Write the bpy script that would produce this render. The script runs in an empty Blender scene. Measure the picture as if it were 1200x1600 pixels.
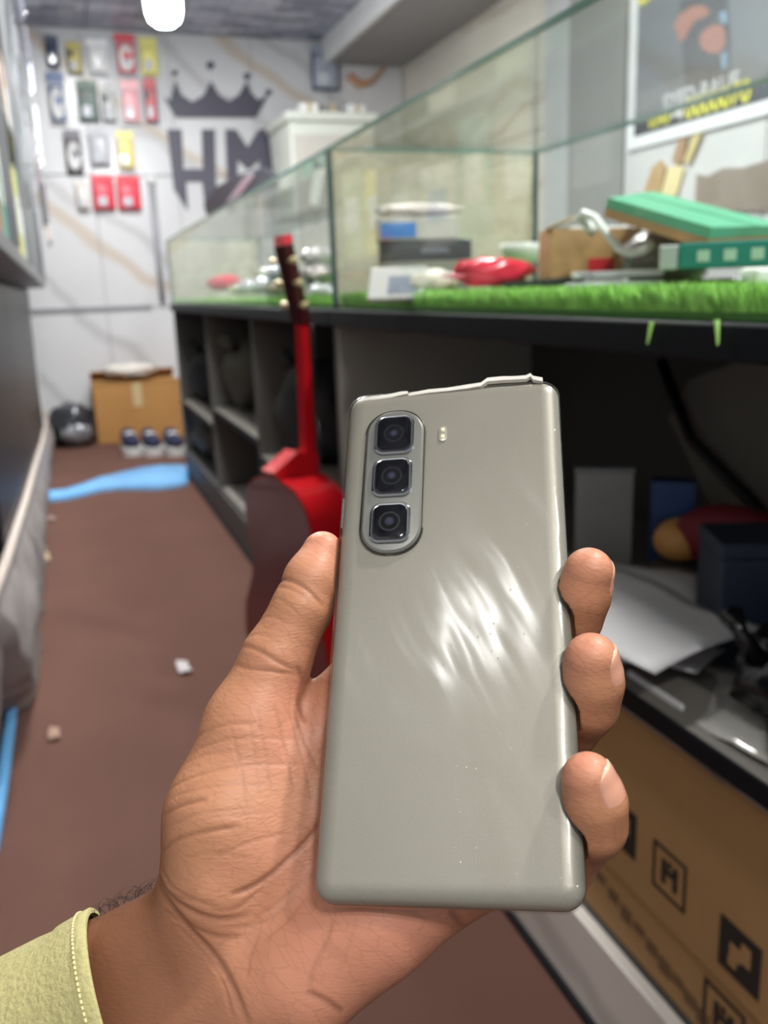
import bpy, bmesh, math, random
import numpy as np
from mathutils import Vector, Matrix, Euler

random.seed(7); rng = np.random.default_rng(7)
scene = bpy.context.scene
COL = scene.collection

# ------------------------------------------------------------------ camera
F = 1410.0                                   # focal length in pixels of the 1200x1600 frame
HCAM = 0.966
R = np.array([[0.94339798, -0.11069111, 0.31264632],
              [-0.32986499, -0.21512934, 0.91918902],
              [-0.03448665, -0.97029214, -0.23946571]])   # world <- camera (right, down, forward)
CAM = np.array([0.0, 0.0, HCAM])
cd = bpy.data.cameras.new('camera'); cam = bpy.data.objects.new('camera', cd); COL.objects.link(cam)
cd.sensor_fit = 'VERTICAL'; cd.sensor_height = 36.0; cd.sensor_width = 27.0
cd.lens = F / 1600 * 36.0
cd.clip_start = 0.01
m4 = Matrix.Identity(4)
for i in range(3):
    m4[i][0] = R[i, 0]; m4[i][1] = -R[i, 1]; m4[i][2] = -R[i, 2]; m4[i][3] = CAM[i]
cam.matrix_world = m4
cd.dof.use_dof = True; cd.dof.focus_distance = 0.283; cd.dof.aperture_fstop = cd.lens / 2.6
scene.camera = cam

# ------------------------------------------------------------------ world, exposure
w = bpy.data.worlds.new('world'); scene.world = w; w.use_nodes = True
w.node_tree.nodes['Background'].inputs[0].default_value = (0.90, 0.95, 1.0, 1)
w.node_tree.nodes['Background'].inputs[1].default_value = 0.42
vs = scene.view_settings
vs.view_transform = 'Standard'; vs.look = 'None'; vs.gamma = 1; vs.use_curve_mapping = False
vs.exposure = 0.0

def area_light(name, loc, sx, sy, power, color=(1, 1, 1), parent=None):
    ld = bpy.data.lights.new(name, 'AREA'); ld.shape = 'RECTANGLE'; ld.size = sx; ld.size_y = sy
    ld.energy = power; ld.color = color
    o = bpy.data.objects.new(name, ld); COL.objects.link(o); o.location = loc
    return o

# ------------------------------------------------------------------ helpers
def ray(px, py): return R @ np.array([(px - 600) / F, (py - 800) / F, 1.0])
def at(px, py, X=None, Y=None, Z=None):
    r = ray(px, py)
    t = X / r[0] if X is not None else (Y / r[1] if Y is not None else (Z - HCAM) / r[2])
    return Vector(CAM + r * t)

def srgb(r, g, b):
    f = lambda c: (c / 255 / 12.92) if c / 255 <= 0.04045 else ((c / 255 + 0.055) / 1.055) ** 2.4
    return (f(r), f(g), f(b), 1)

_M = {}
def mat(name, rgb, rough=0.6, metal=0.0, var=0.10, scale=12.0, bump=0.0, bscale=60.0, spec=0.5, coat=0.0, alpha=None, emit=None, trans=0.0):
    if name in _M: return _M[name]
    m = bpy.data.materials.new(name); m.use_nodes = True; _M[name] = m
    nt = m.node_tree; b = nt.nodes['Principled BSDF']
    c = srgb(*rgb)
    tc = nt.nodes.new('ShaderNodeTexCoord')
    n = nt.nodes.new('ShaderNodeTexNoise'); n.inputs['Scale'].default_value = scale; n.inputs['Detail'].default_value = 4
    nt.links.new(tc.outputs['Object'], n.inputs['Vector'])
    mx = nt.nodes.new('ShaderNodeMixRGB')
    mx.inputs[1].default_value = tuple(x * (1 - var) for x in c[:3]) + (1,)
    mx.inputs[2].default_value = tuple(min(1, x * (1 + var)) for x in c[:3]) + (1,)
    nt.links.new(n.outputs['Fac'], mx.inputs[0]); nt.links.new(mx.outputs[0], b.inputs['Base Color'])
    b.inputs['Roughness'].default_value = rough; b.inputs['Metallic'].default_value = metal
    b.inputs['Specular IOR Level'].default_value = spec
    b.inputs['Coat Weight'].default_value = coat; b.inputs['Coat Roughness'].default_value = 0.08
    if emit:
        b.inputs['Emission Color'].default_value = c; b.inputs['Emission Strength'].default_value = emit
    if bump:
        n2 = nt.nodes.new('ShaderNodeTexNoise'); n2.inputs['Scale'].default_value = bscale; n2.inputs['Detail'].default_value = 5
        nt.links.new(tc.outputs['Object'], n2.inputs['Vector'])
        bp = nt.nodes.new('ShaderNodeBump'); bp.inputs['Strength'].default_value = bump; bp.inputs['Distance'].default_value = 0.01
        nt.links.new(n2.outputs['Fac'], bp.inputs['Height']); nt.links.new(bp.outputs[0], b.inputs['Normal'])
    if alpha is not None:
        b.inputs['Alpha'].default_value = alpha
    return m

def schlick(nt, f0, gain=1.0):
    lw = nt.nodes.new('ShaderNodeLayerWeight'); lw.inputs[0].default_value = 0.5
    p = nt.nodes.new('ShaderNodeMath'); p.operation = 'POWER'; p.inputs[1].default_value = 5.0
    q = nt.nodes.new('ShaderNodeMath'); q.operation = 'MULTIPLY_ADD'; q.inputs[1].default_value = gain * (1 - f0); q.inputs[2].default_value = f0
    nt.links.new(lw.outputs['Facing'], p.inputs[0]); nt.links.new(p.outputs[0], q.inputs[0]); return q.outputs[0]
def glass_mat(name, tint, refl=1.0, haze=0.0, hazecol=(200, 200, 195), rough=0.02):
    if name in _M: return _M[name]
    m = bpy.data.materials.new(name); m.use_nodes = True; _M[name] = m
    nt = m.node_tree; nt.nodes.clear()
    out = nt.nodes.new('ShaderNodeOutputMaterial')
    tr = nt.nodes.new('ShaderNodeBsdfTransparent'); tr.inputs[0].default_value = srgb(*tint)
    gl = nt.nodes.new('ShaderNodeBsdfGlossy'); gl.inputs['Roughness'].default_value = rough
    df = nt.nodes.new('ShaderNodeBsdfDiffuse'); df.inputs[0].default_value = srgb(*hazecol)
    fr = schlick(nt, 0.03 * refl, refl)
    nz = nt.nodes.new('ShaderNodeTexNoise'); nz.inputs['Scale'].default_value = 6
    m2 = nt.nodes.new('ShaderNodeMath'); m2.operation = 'MULTIPLY'; m2.inputs[1].default_value = haze * 2
    m1 = nt.nodes.new('ShaderNodeMixShader'); mm = nt.nodes.new('ShaderNodeMixShader')
    L = nt.links.new
    L(nz.outputs['Fac'], m2.inputs[0]); L(m2.outputs[0], m1.inputs[0]); L(tr.outputs[0], m1.inputs[1]); L(df.outputs[0], m1.inputs[2])
    L(fr, mm.inputs[0]); L(m1.outputs[0], mm.inputs[1]); L(gl.outputs[0], mm.inputs[2])
    L(mm.outputs[0], out.inputs[0])
    return m

def marble_mat(name, base, vein1, vein2, scale=1.0, rough=0.25, warp=1.0):
    if name in _M: return _M[name]
    m = bpy.data.materials.new(name); m.use_nodes = True; _M[name] = m
    nt = m.node_tree; b = nt.nodes['Principled BSDF']; L = nt.links.new
    geo = nt.nodes.new('ShaderNodeNewGeometry')
    mp = nt.nodes.new('ShaderNodeMapping'); mp.inputs['Rotation'].default_value = (0.5, 0.75, 0.35)
    L(geo.outputs['Position'], mp.inputs['Vector'])
    def veins(sc, dist, width, dsc):
        wv = nt.nodes.new('ShaderNodeTexWave'); wv.inputs['Scale'].default_value = sc; wv.inputs['Distortion'].default_value = dist
        wv.inputs['Detail'].default_value = 4; wv.inputs['Detail Scale'].default_value = dsc
        L(mp.outputs[0], wv.inputs['Vector'])
        cr = nt.nodes.new('ShaderNodeValToRGB'); cr.color_ramp.elements[0].position = 1 - width; cr.color_ramp.elements[0].color = (0, 0, 0, 1)
        cr.color_ramp.elements[1].position = 1.0; cr.color_ramp.elements[1].color = (1, 1, 1, 1)
        L(wv.outputs['Fac'], cr.inputs[0]); return cr
    cl = nt.nodes.new('ShaderNodeTexNoise'); cl.inputs['Scale'].default_value = 1.6 * scale; cl.inputs['Detail'].default_value = 6
    L(geo.outputs['Position'], cl.inputs['Vector'])
    m0 = nt.nodes.new('ShaderNodeMixRGB'); m0.inputs[1].default_value = srgb(*[c * 0.90 for c in base]); m0.inputs[2].default_value = srgb(*base)
    L(cl.outputs['Fac'], m0.inputs[0])
    v1 = veins(0.55 * scale, 5 * warp, 0.07, 1.2); v2 = veins(0.33 * scale, 8 * warp, 0.03, 0.8)
    f1 = nt.nodes.new('ShaderNodeMath'); f1.operation = 'MULTIPLY'; f1.inputs[1].default_value = 0.42; L(v1.outputs[0], f1.inputs[0])
    f2 = nt.nodes.new('ShaderNodeMath'); f2.operation = 'MULTIPLY'; f2.inputs[1].default_value = 0.5; L(v2.outputs[0], f2.inputs[0])
    ma = nt.nodes.new('ShaderNodeMixRGB'); ma.inputs[2].default_value = srgb(*vein1); L(f1.outputs[0], ma.inputs[0]); L(m0.outputs[0], ma.inputs[1])
    mb = nt.nodes.new('ShaderNodeMixRGB'); mb.inputs[2].default_value = srgb(*vein2); L(f2.outputs[0], mb.inputs[0]); L(ma.outputs[0], mb.inputs[1])
    L(mb.outputs[0], b.inputs['Base Color']); b.inputs['Roughness'].default_value = rough
    return m

MW = {}       # world matrix of each thing
def thing(name, label, cat, loc=(0, 0, 0), rot=(0, 0, 0), group=None, kind=None):
    o = bpy.data.objects.new(name, None); COL.objects.link(o); o.empty_display_size = 0.05
    M = Matrix.Translation(Vector(loc)) @ Euler(rot).to_matrix().to_4x4()
    o.matrix_world = M; MW[o.name] = M
    if label: o['label'] = label
    if cat: o['category'] = cat
    if group: o['group'] = group
    if kind: o['kind'] = kind
    return o
def tag(o, label=None, cat=None, group=None, kind=None):
    if label: o['label'] = label
    if cat: o['category'] = cat
    if group: o['group'] = group
    if kind: o['kind'] = kind
    return o
def mesh(name, verts, faces, m, parent=None, world=False, smooth=False, sub=None):
    """one mesh object; verts in the thing's local frame (or world with world=True)"""
    if parent is not None and world:
        inv = MW[parent.name].inverted()
        verts = [inv @ Vector(v) for v in verts]
    me = bpy.data.meshes.new(name); me.from_pydata([tuple(v) for v in verts], [], [tuple(f) for f in faces]); me.update()
    if m: me.materials.append(m)
    if smooth: me.polygons.foreach_set('use_smooth', [True] * len(me.polygons))
    o = bpy.data.objects.new(name, me); COL.objects.link(o)
    if parent is not None:
        o.parent = parent
        MW[o.name] = MW[parent.name]
    else: MW[o.name] = Matrix.Identity(4)
    return o
def from_bm(name, bm, m, parent=None, smooth=False):
    bmesh.ops.recalc_face_normals(bm, faces=bm.faces[:])
    me = bpy.data.meshes.new(name); bm.to_mesh(me); bm.free()
    if m: me.materials.append(m)
    if smooth: me.polygons.foreach_set('use_smooth', [True] * len(me.polygons))
    o = bpy.data.objects.new(name, me); COL.objects.link(o)
    if parent is not None: o.parent = parent; MW[o.name] = MW[parent.name]
    else: MW[o.name] = Matrix.Identity(4)
    return o
def bx(bm, lo, hi, mtx=None, bevel=0.0, seg=2):
    lo = Vector(lo); hi = Vector(hi); c = (lo + hi) / 2; s = hi - lo
    M = Matrix.Translation(c) @ Matrix.Diagonal((s.x, s.y, s.z, 1))
    if mtx is not None: M = mtx @ M
    r = bmesh.ops.create_cube(bm, size=1.0, matrix=M)
    if bevel:
        es = list({e for v in r['verts'] for e in v.link_edges})
        bmesh.ops.bevel(bm, geom=es, offset=bevel, segments=seg, affect='EDGES', profile=0.5)
def box(name, lo, hi, m, parent=None, bevel=0.0, mtx=None, world=False, smooth=False):
    bm = bmesh.new()
    if world and parent is not None:
        inv = MW[parent.name].inverted(); mtx = inv @ mtx if mtx is not None else inv
    bx(bm, lo, hi, mtx, bevel); return from_bm(name, bm, m, parent, smooth)
def tube_vf(pts, rad, seg=8, caps=True):
    pts = [Vector(p) for p in pts]; n = len(pts)
    if not hasattr(rad, '__len__'): rad = [rad] * n
    V, Fc = [], []
    up = Vector((0, 0, 1)); prev = None
    for i, p in enumerate(pts):
        d = (pts[min(i + 1, n - 1)] - pts[max(i - 1, 0)]).normalized()
        if prev is None:
            a = d.cross(up if abs(d.z) < 0.9 else Vector((1, 0, 0))).normalized()
        else:
            a = (prev - d * prev.dot(d)).normalized()
        prev = a; b = d.cross(a)
        for k in range(seg):
            t = 2 * math.pi * k / seg
            V.append(p + (a * math.cos(t) + b * math.sin(t)) * rad[i])
    for i in range(n - 1):
        for k in range(seg):
            k2 = (k + 1) % seg
            Fc.append((i * seg + k, i * seg + k2, (i + 1) * seg + k2, (i + 1) * seg + k))
    if caps:
        Fc.append(tuple(range(seg))[::-1]); Fc.append(tuple((n - 1) * seg + k for k in range(seg)))
    return V, Fc
def tube(name, pts, rad, m, parent=None, seg=8, world=False, smooth=True):
    V, Fc = tube_vf(pts, rad, seg); return mesh(name, V, Fc, m, parent, world, smooth)
def prism(name, outline, thick, m, parent=None, world=False, direction=(0, 1, 0)):
    """outline: 3D points of a planar polygon, extruded by thick along direction"""
    d = Vector(direction) * thick; n = len(outline)
    V = [Vector(p) for p in outline] + [Vector(p) + d for p in outline]
    Fc = [tuple(range(n)), tuple(range(2 * n - 1, n - 1, -1))]
    Fc += [(i, (i + 1) % n, n + (i + 1) % n, n + i) for i in range(n)]
    o = mesh(name, V, Fc, m, parent, world)
    bm = bmesh.new(); bm.from_mesh(o.data); bmesh.ops.recalc_face_normals(bm, faces=bm.faces[:]); bmesh.ops.triangulate(bm, faces=[f for f in bm.faces if len(f.verts) > 4]); bm.to_mesh(o.data); bm.free()
    return o
def lathe(name, prof, m, parent=None, seg=20, mtx=None, smooth=True):
    V, Fc = [], []
    for r, z in prof:
        for k in range(seg):
            t = 2 * math.pi * k / seg; V.append(Vector((r * math.cos(t), r * math.sin(t), z)))
    for i in range(len(prof) - 1):
        for k in range(seg):
            k2 = (k + 1) % seg; Fc.append((i * seg + k, i * seg + k2, (i + 1) * seg + k2, (i + 1) * seg + k))
    Fc.append(tuple(range(seg))[::-1]); Fc.append(tuple((len(prof) - 1) * seg + k for k in range(seg)))
    if mtx is not None: V = [mtx @ v for v in V]
    return mesh(name, V, Fc, m, parent, smooth=smooth)
def text_obj(name, s, size, m, parent, mtx, extrude=0.0):
    cu = bpy.data.curves.new(name, 'FONT'); cu.body = s; cu.size = size; cu.extrude = extrude; cu.offset = 0.02; cu.align_x = 'CENTER'
    tmp = bpy.data.objects.new(name, cu); COL.objects.link(tmp)
    dg = bpy.context.evaluated_depsgraph_get(); me = bpy.data.meshes.new_from_object(tmp.evaluated_get(dg))
    bpy.data.objects.remove(tmp); bpy.data.curves.remove(cu)
    me.materials.clear(); me.materials.append(m); me.transform(mtx)
    o = bpy.data.objects.new(name, me); COL.objects.link(o); o.parent = parent; MW[o.name] = MW[parent.name]
    return o
def cloth(name, corners, nu, nv, amp, m, parent=None, seed=0, thick=0.004, sc=6.0, world=True, wave=None):
    """crumpled sheet spanned between four corner points (00, 10, 11, 01), with thickness"""
    from mathutils import noise
    a, b, c, d = [Vector(p) for p in corners]
    nrm = (b - a).cross(d - a).normalized(); V = []
    for j in range(nv + 1):
        for i in range(nu + 1):
            u, v = i / nu, j / nv
            p = a * (1 - u) * (1 - v) + b * u * (1 - v) + c * u * v + d * (1 - u) * v
            q = p * sc + Vector((seed * 3.1, seed * 1.7, 0))
            h = noise.noise(q) + 0.5 * noise.noise(q * 2.3) + 0.25 * abs(noise.noise(q * 5))
            p = p + nrm * h * amp + Vector((noise.noise(q + Vector((9, 0, 0))), noise.noise(q + Vector((0, 9, 0))), 0)) * amp * 0.6
            V.append(p)
    n = len(V); V += [v - nrm * thick for v in V]
    Fc = []
    I = lambda i, j: j * (nu + 1) + i
    for j in range(nv):
        for i in range(nu):
            Fc.append((I(i, j), I(i + 1, j), I(i + 1, j + 1), I(i, j + 1)))
            Fc.append((n + I(i, j), n + I(i, j + 1), n + I(i + 1, j + 1), n + I(i + 1, j)))
    for i in range(nu):
        Fc.append((I(i, 0), n + I(i, 0), n + I(i + 1, 0), I(i + 1, 0))); Fc.append((I(i, nv), I(i + 1, nv), n + I(i + 1, nv), n + I(i, nv)))
    for j in range(nv):
        Fc.append((I(0, j), I(0, j + 1), n + I(0, j + 1), n + I(0, j))); Fc.append((I(nu, j), n + I(nu, j), n + I(nu, j + 1), I(nu, j + 1)))
    return mesh(name, V, Fc, m, parent, world, True)
def lump(name, loc, rad, m, parent=None, seed=0, amp=0.25, sc=2.0, sub=3, flat=None):
    """crumpled bag-like lump, radii rad=(x,y,z)"""
    from mathutils import noise
    bm = bmesh.new(); bmesh.ops.create_icosphere(bm, subdivisions=sub, radius=1.0)
    for v in bm.verts:
        d = v.co.normalized(); q = d * sc + Vector((seed * 2.3, seed, -seed))
        k = 1 + amp * (noise.noise(q) + 0.6 * abs(noise.noise(q * 2.2)) + 0.35 * noise.noise(q * 4.5))
        p = Vector((d.x * rad[0], d.y * rad[1], d.z * rad[2])) * k
        if flat is not None and p.z < -flat: p.z = -flat
        v.co = p + Vector(loc)
    return from_bm(name, bm, m, parent, True)

# ------------------------------------------------------------------ room sizes
XC = 0.56          # front plane of the right counter
ZT = 0.927         # counter top
ZG = 1.257         # glass top
YM, YE = 1.94, 5.04
XB = 1.05          # back of counter
YW = 6.9; XW = 2.62; XL = -0.85; ZC = 2.73; YN = -1.6

# ---- materials of the shell
M_marble = marble_mat('marble_tile', (212, 212, 214), (150, 148, 148), (178, 148, 108), 1.0)
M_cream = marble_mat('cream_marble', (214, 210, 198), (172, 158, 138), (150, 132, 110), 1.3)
M_grout = mat('grout_grey', (150, 150, 152), 0.8)
M_grey = mat('grey_paint', (140, 140, 140), 0.6, var=0.05, scale=3)
M_black = mat('black_laminate', (14, 17, 22), 0.5, var=0.2, spec=0.15)
M_dark = mat('dark_board', (76, 75, 74), 0.6, var=0.2, scale=4)
M_card = mat('cardboard', (176, 138, 92), 0.85, var=0.12, scale=8, bump=0.1)
M_white = mat('white_plastic', (232, 232, 230), 0.4, var=0.04)
M_blackp = mat('black_plastic', (22, 22, 25), 0.3, var=0.2)
M_chrome = mat('chrome', (200, 200, 205), 0.15, 1.0, var=0.03)
M_steel = mat('brushed_steel', (150, 152, 156), 0.35, 0.9, var=0.1)

# ---- floor: brown carpet
def carpet():
    m = mat('brown_carpet', (102, 74, 65), 0.95, var=0.16, scale=3.0, bump=0.5, bscale=240, spec=0.1)
    return m
fl = box('floor', (XL - .1, YN, -0.1), (XW + .1, YW + .1, 0.0), carpet()); tag(fl, 'brown carpet floor of the shop aisle', kind='structure')

# ---- back wall with marble tiles as pieces
wb = box('wall_back', (XL - .1, YW + 0.012, 0), (XW + .1, YW + 0.12, ZC), M_grout); tag(wb, 'back wall clad in white marble tiles', kind='structure')
zr = [0.0, 0.90, 1.80, ZC]; xs = [XL + i * 0.58 for i in range(7)]
for j in range(3):
    for i in range(6):
        x1 = min(xs[i + 1], XW) - 0.004
        box('tile', (xs[i], YW, zr[j] + 0.004), (x1, YW + 0.011, zr[j + 1] - 0.004), M_marble, wb, 0.002)
tr = box('trim_1', (XL, YW - 0.012, 0.885), (0.62, YW, 0.915), mat('grey_trim', (128, 128, 132), 0.5)); tag(tr, 'thin grey strip across the back wall tiles', kind='structure')
# ---- right wall
wr = box('wall_right', (XW + 0.012, YN, 0), (XW + 0.12, YW, ZC), M_grout); tag(wr, 'right wall behind the counters', kind='structure')
ys = [YN, -0.4, 0.8, 2.0, 3.0, 3.95]
for i in range(5):
    for j in range(3):
        box('tile', (XW, ys[i] + .004, zr[j] + .004), (XW + .011, ys[i + 1] - .004, zr[j + 1] - .004), M_marble, wr, 0.002)
box('grey_panel', (XW - 0.01, 3.955, 0), (XW + .011, 4.46, ZC), M_grey, wr, 0.002)
box('light_strip', (XW - 0.006, 4.465, 0), (XW + .011, 4.72, ZC), mat('pale_grey_paint', (176, 178, 180), 0.6), wr, 0.002)
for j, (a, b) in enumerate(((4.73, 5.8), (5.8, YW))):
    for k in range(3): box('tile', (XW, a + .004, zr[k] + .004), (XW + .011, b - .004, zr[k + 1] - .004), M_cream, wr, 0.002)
# ---- left wall
wl = box('wall_left', (XL - .12, YN, 0), (XL, YW, ZC), mat('pale_wall', (190, 190, 192), 0.7)); tag(wl, 'left wall behind the tall shelves', kind='structure')
# ---- ceiling with panels
ce = box('ceiling', (XL - .1, YN, ZC + 0.015), (XW + .1, YW + .1, ZC + 0.12), M_grout); tag(ce, 'ceiling of dark printed panels', kind='structure')
def ceil_mat():
    m = bpy.data.materials.new('printed_ceiling'); m.use_nodes = True
    nt = m.node_tree; b = nt.nodes['Principled BSDF']; L = nt.links.new
    g = nt.nodes.new('ShaderNodeNewGeometry'); br = nt.nodes.new('ShaderNodeTexBrick')
    br.inputs['Scale'].default_value = 3.2; br.inputs['Color1'].default_value = srgb(120, 122, 142); br.inputs['Color2'].default_value = srgb(196, 198, 212)
    br.inputs['Mortar'].default_value = srgb(92, 94, 110); br.inputs['Mortar Size'].default_value = 0.01; br.inputs['Brick Width'].default_value = 0.6; br.inputs['Row Height'].default_value = 0.25
    L(g.outputs['Position'], br.inputs['Vector']); L(br.outputs['Color'], b.inputs['Base Color']); b.inputs['Roughness'].default_value = 0.45
    return m
M_ceil = ceil_mat()
x = XL
while x < 2.0:
    y = YN
    x2 = min(x + 0.6, 2.0)
    while y < YW - 0.01:
        y2 = min(y + 1.2, YW)
        box('ceiling_panel', (x + .004, y + .004, ZC), (x2 - .004, y2 - .004, ZC + 0.012), M_ceil, ce, 0.002)
        y = y2
    x = x2
# dropped soffit over the right side
M_soff = mat('soffit_paint', (150, 148, 150), 0.7, var=0.05, scale=2)
so = box('trim_2', (2.02, YN, 2.575), (XW, YW, ZC), M_soff, None, 0.004); tag(so, 'grey dropped soffit along the right wall', kind='structure')
se = box('trim_3', (1.985, YN, 2.56), (2.02, YW, ZC), mat('white_trim', (215, 215, 215), 0.5), None, 0.004); tag(se, 'white edge strip of the dropped soffit', kind='structure')

# ------------------------------------------------------------------ lamps
M_lampbody = mat('lamp_white', (240, 240, 240), 0.4)
M_lit = mat('lit_diffuser', (255, 255, 255), 0.5, emit=14.0)
def ceiling_lamp(loc, s, power, label, color=(1, 0.99, 0.97)):
    t = thing('ceiling_lamp', label, 'lamp', loc)
    box('housing', (-s / 2 - .015, -s / 2 - .015, -0.03), (s / 2 + .015, s / 2 + .015, 0), M_lampbody, t, 0.004)
    box('diffuser', (-s / 2, -s / 2, -0.036), (s / 2, s / 2, -0.031), M_lit, t, 0.001)
    a = area_light('lamp_light', (loc[0], loc[1], loc[2] - 0.045), s, s, power, color)
ceiling_lamp((1.25, 0.45, ZC), 0.12, 58, 'square white ceiling lamp above the near glass case')
ceiling_lamp((0.05, -1.25, ZC), 0.16, 33, 'square white ceiling lamp added out of view to light the palm')  # unseen lamp, added as front light on the palm
ceiling_lamp((0.90, -0.80, ZC), 0.14, 20, 'square white ceiling lamp above the aisle and the hand')
ceiling_lamp((0.30, 2.6, ZC), 0.30, 60, 'square white ceiling lamp added out of view halfway down the aisle')  # this lamp and the next two are unseen, added to brighten aisle and back
ceiling_lamp((1.55, 3.2, ZC), 0.30, 38, 'square white ceiling lamp added out of view above the space behind the counter')
ceiling_lamp((0.35, 5.2, ZC), 0.30, 55, 'square white ceiling lamp added out of view to light the back wall')
ceiling_lamp((-0.62, -0.42, ZC), 0.06, 3, 'small square ceiling lamp added out of view for glints on the phone wrap')  # unseen lamp added to put streaks on the film and fill from the front
bl = at(255, 6, Y=4.6)
t = thing('led_bulb', 'glowing white light bulb hanging near the back wall', 'light bulb', bl)
lathe('globe', [(0.004, -0.095), (0.04, -0.09), (0.068, -0.07), (0.08, -0.035), (0.082, 0.0), (0.08, 0.06), (0.075, 0.07)], mat('lit_globe', (238, 246, 255), 0.4, emit=30.0), t)
lathe('socket', [(0.05, 0.07), (0.045, 0.11), (0.022, 0.13), (0.02, 0.17)], M_white, t)
tube('cord', [(0, 0, 0.17), (0, 0, ZC - bl.z)], 0.004, M_white, t, 6)
ld = bpy.data.lights.new('bulb_light', 'POINT'); ld.energy = 45; ld.shadow_soft_size = 0.08; ld.color = (0.93, 0.97, 1)
o = bpy.data.objects.new('bulb_light', ld); COL.objects.link(o); o.location = bl + Vector((0, 0, -0.2))

# ------------------------------------------------------------------ right counter (two bays) and glass cases
M_glass = glass_mat('clear_glass', (250, 252, 251), 0.6, 0.006)
M_edge = mat('green_glass_edge', (92, 132, 126), 0.15, var=0.15, scale=5)
M_endglass = glass_mat('cream_lit_glass', (240, 238, 228), 0.4, 0.34, (236, 230, 212))  # cream tint and haze paint the warm light and reflection in the end pane

def counter(y0, y1, label, shelves, dividers, plinth, mdiv):
    t = thing('counter_cabinet', label, 'counter', (XC, (y0 + y1) / 2, 0))
    W = dict(parent=t, world=True)
    box('top', (XC - 0.012, y0, ZT - 0.034), (XB, y1, ZT), M_black, bevel=0.003, **W)
    box('back_panel', (XB - 0.015, y0, 0.1), (XB, y1, ZT - .035), M_dark, **W)
    for d in dividers: box('divider', (XC + 0.004, d - 0.009, 0.1), (XB - .016, d + 0.009, ZT - .035), mdiv, bevel=0.001, **W)
    for (a, b, z) in shelves:
        box('shelf', (XC + 0.006, a, z - 0.018), (XB - .016, b, z), mat('dusty_shelf', (112, 108, 102), 0.7, var=0.2), bevel=0.001, **W)
        box('shelf_edging', (XC + .0, a, z - 0.02), (XC + 0.005, b, z + .002), M_black, **W)
    box('bottom', (XC + 0.0235, y0, 0.125), (XB - .016, y1, 0.14), M_dark, **W)
    box('plinth', (XC + 0.004, y0, 0.012), (XC + 0.022, y1, 0.1395), plinth, bevel=0.001, **W)
    box('kick_strip', (XC - 0.004, y0, 0.0), (XC + .024, y1, 0.011), M_black, **W)
    return t
c1 = counter(-0.9, YM - 0.001, 'black topped counter cabinet with open shelf, nearest the hand', [(-0.9, YM - .02, 0.51)], [YM - 0.012], marble_mat('plinth_marble', (236, 230, 222), (160, 154, 148), (186, 166, 140), 2.0), mat('grey_laminate', (150, 147, 138), 0.6, var=0.08, scale=3))
c2 = counter(YM + 0.001, YE, 'black topped counter cabinet at the far end of the aisle', [(YM + .02, 2.9, 0.45), (2.92, 3.9, 0.50), (3.92, YE - .02, 0.42)], [YM + 0.012, 2.91, 3.91, YE - 0.012], M_dark, mat('dusty_dark_laminate', (92, 90, 88), 0.6, var=0.25, scale=4))

def glass_case(y0, y1, label):
    t = thing('glass_case', label, 'display case', (XC, (y0 + y1) / 2, ZT)); W = dict(parent=t, world=True); th = 0.006
    z0 = ZT + 0.001
    box('front_pane', (XC, y0, z0), (XC + th, y1, ZG - 0.008), M_glass, **W)
    box('rear_pane', (XB - th, y0, z0), (XB, y1, ZG - 0.008), M_glass, **W)
    box('end_pane', (XC + th + .001, y1 - th, z0), (XB - th - .001, y1, ZG - .008), M_endglass, **W)
    tp = box('top_pane', (XC + .004, y0, ZG - 0.007), (XB - .004, y1, ZG), M_glass, **W)
    box('top_edge', (XC - .001, y0, ZG - 0.0075), (XC + .003, y1, ZG + .0005), M_edge, **W)
    box('top_edge', (XB - .003, y0, ZG - 0.0075), (XB + .001, y1, ZG + .0005), M_edge, **W)
    box('top_edge', (XC - .001, y1 + .0005, ZG - 0.0075), (XB + .001, y1 + .0045, ZG + .0005), M_edge, **W)
    box('corner_edge', (XC - .002, y1 - .008, z0), (XC + .008, y1 + .003, ZG - .008), mat('dark_glass_edge', (62, 84, 84), 0.2), **W)
    box('corner_edge', (XB - .008, y1 - .008, z0), (XB + .002, y1 + .003, ZG - .008), mat('dark_glass_edge', (62, 84, 84), 0.2), **W)
    return t
glass_case(-0.9, YM - 0.006, 'long clear glass display case on the counter nearest the hand')
glass_case(YM + 0.006, YE, 'clear glass display case on the far counter behind the guitar')

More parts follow.
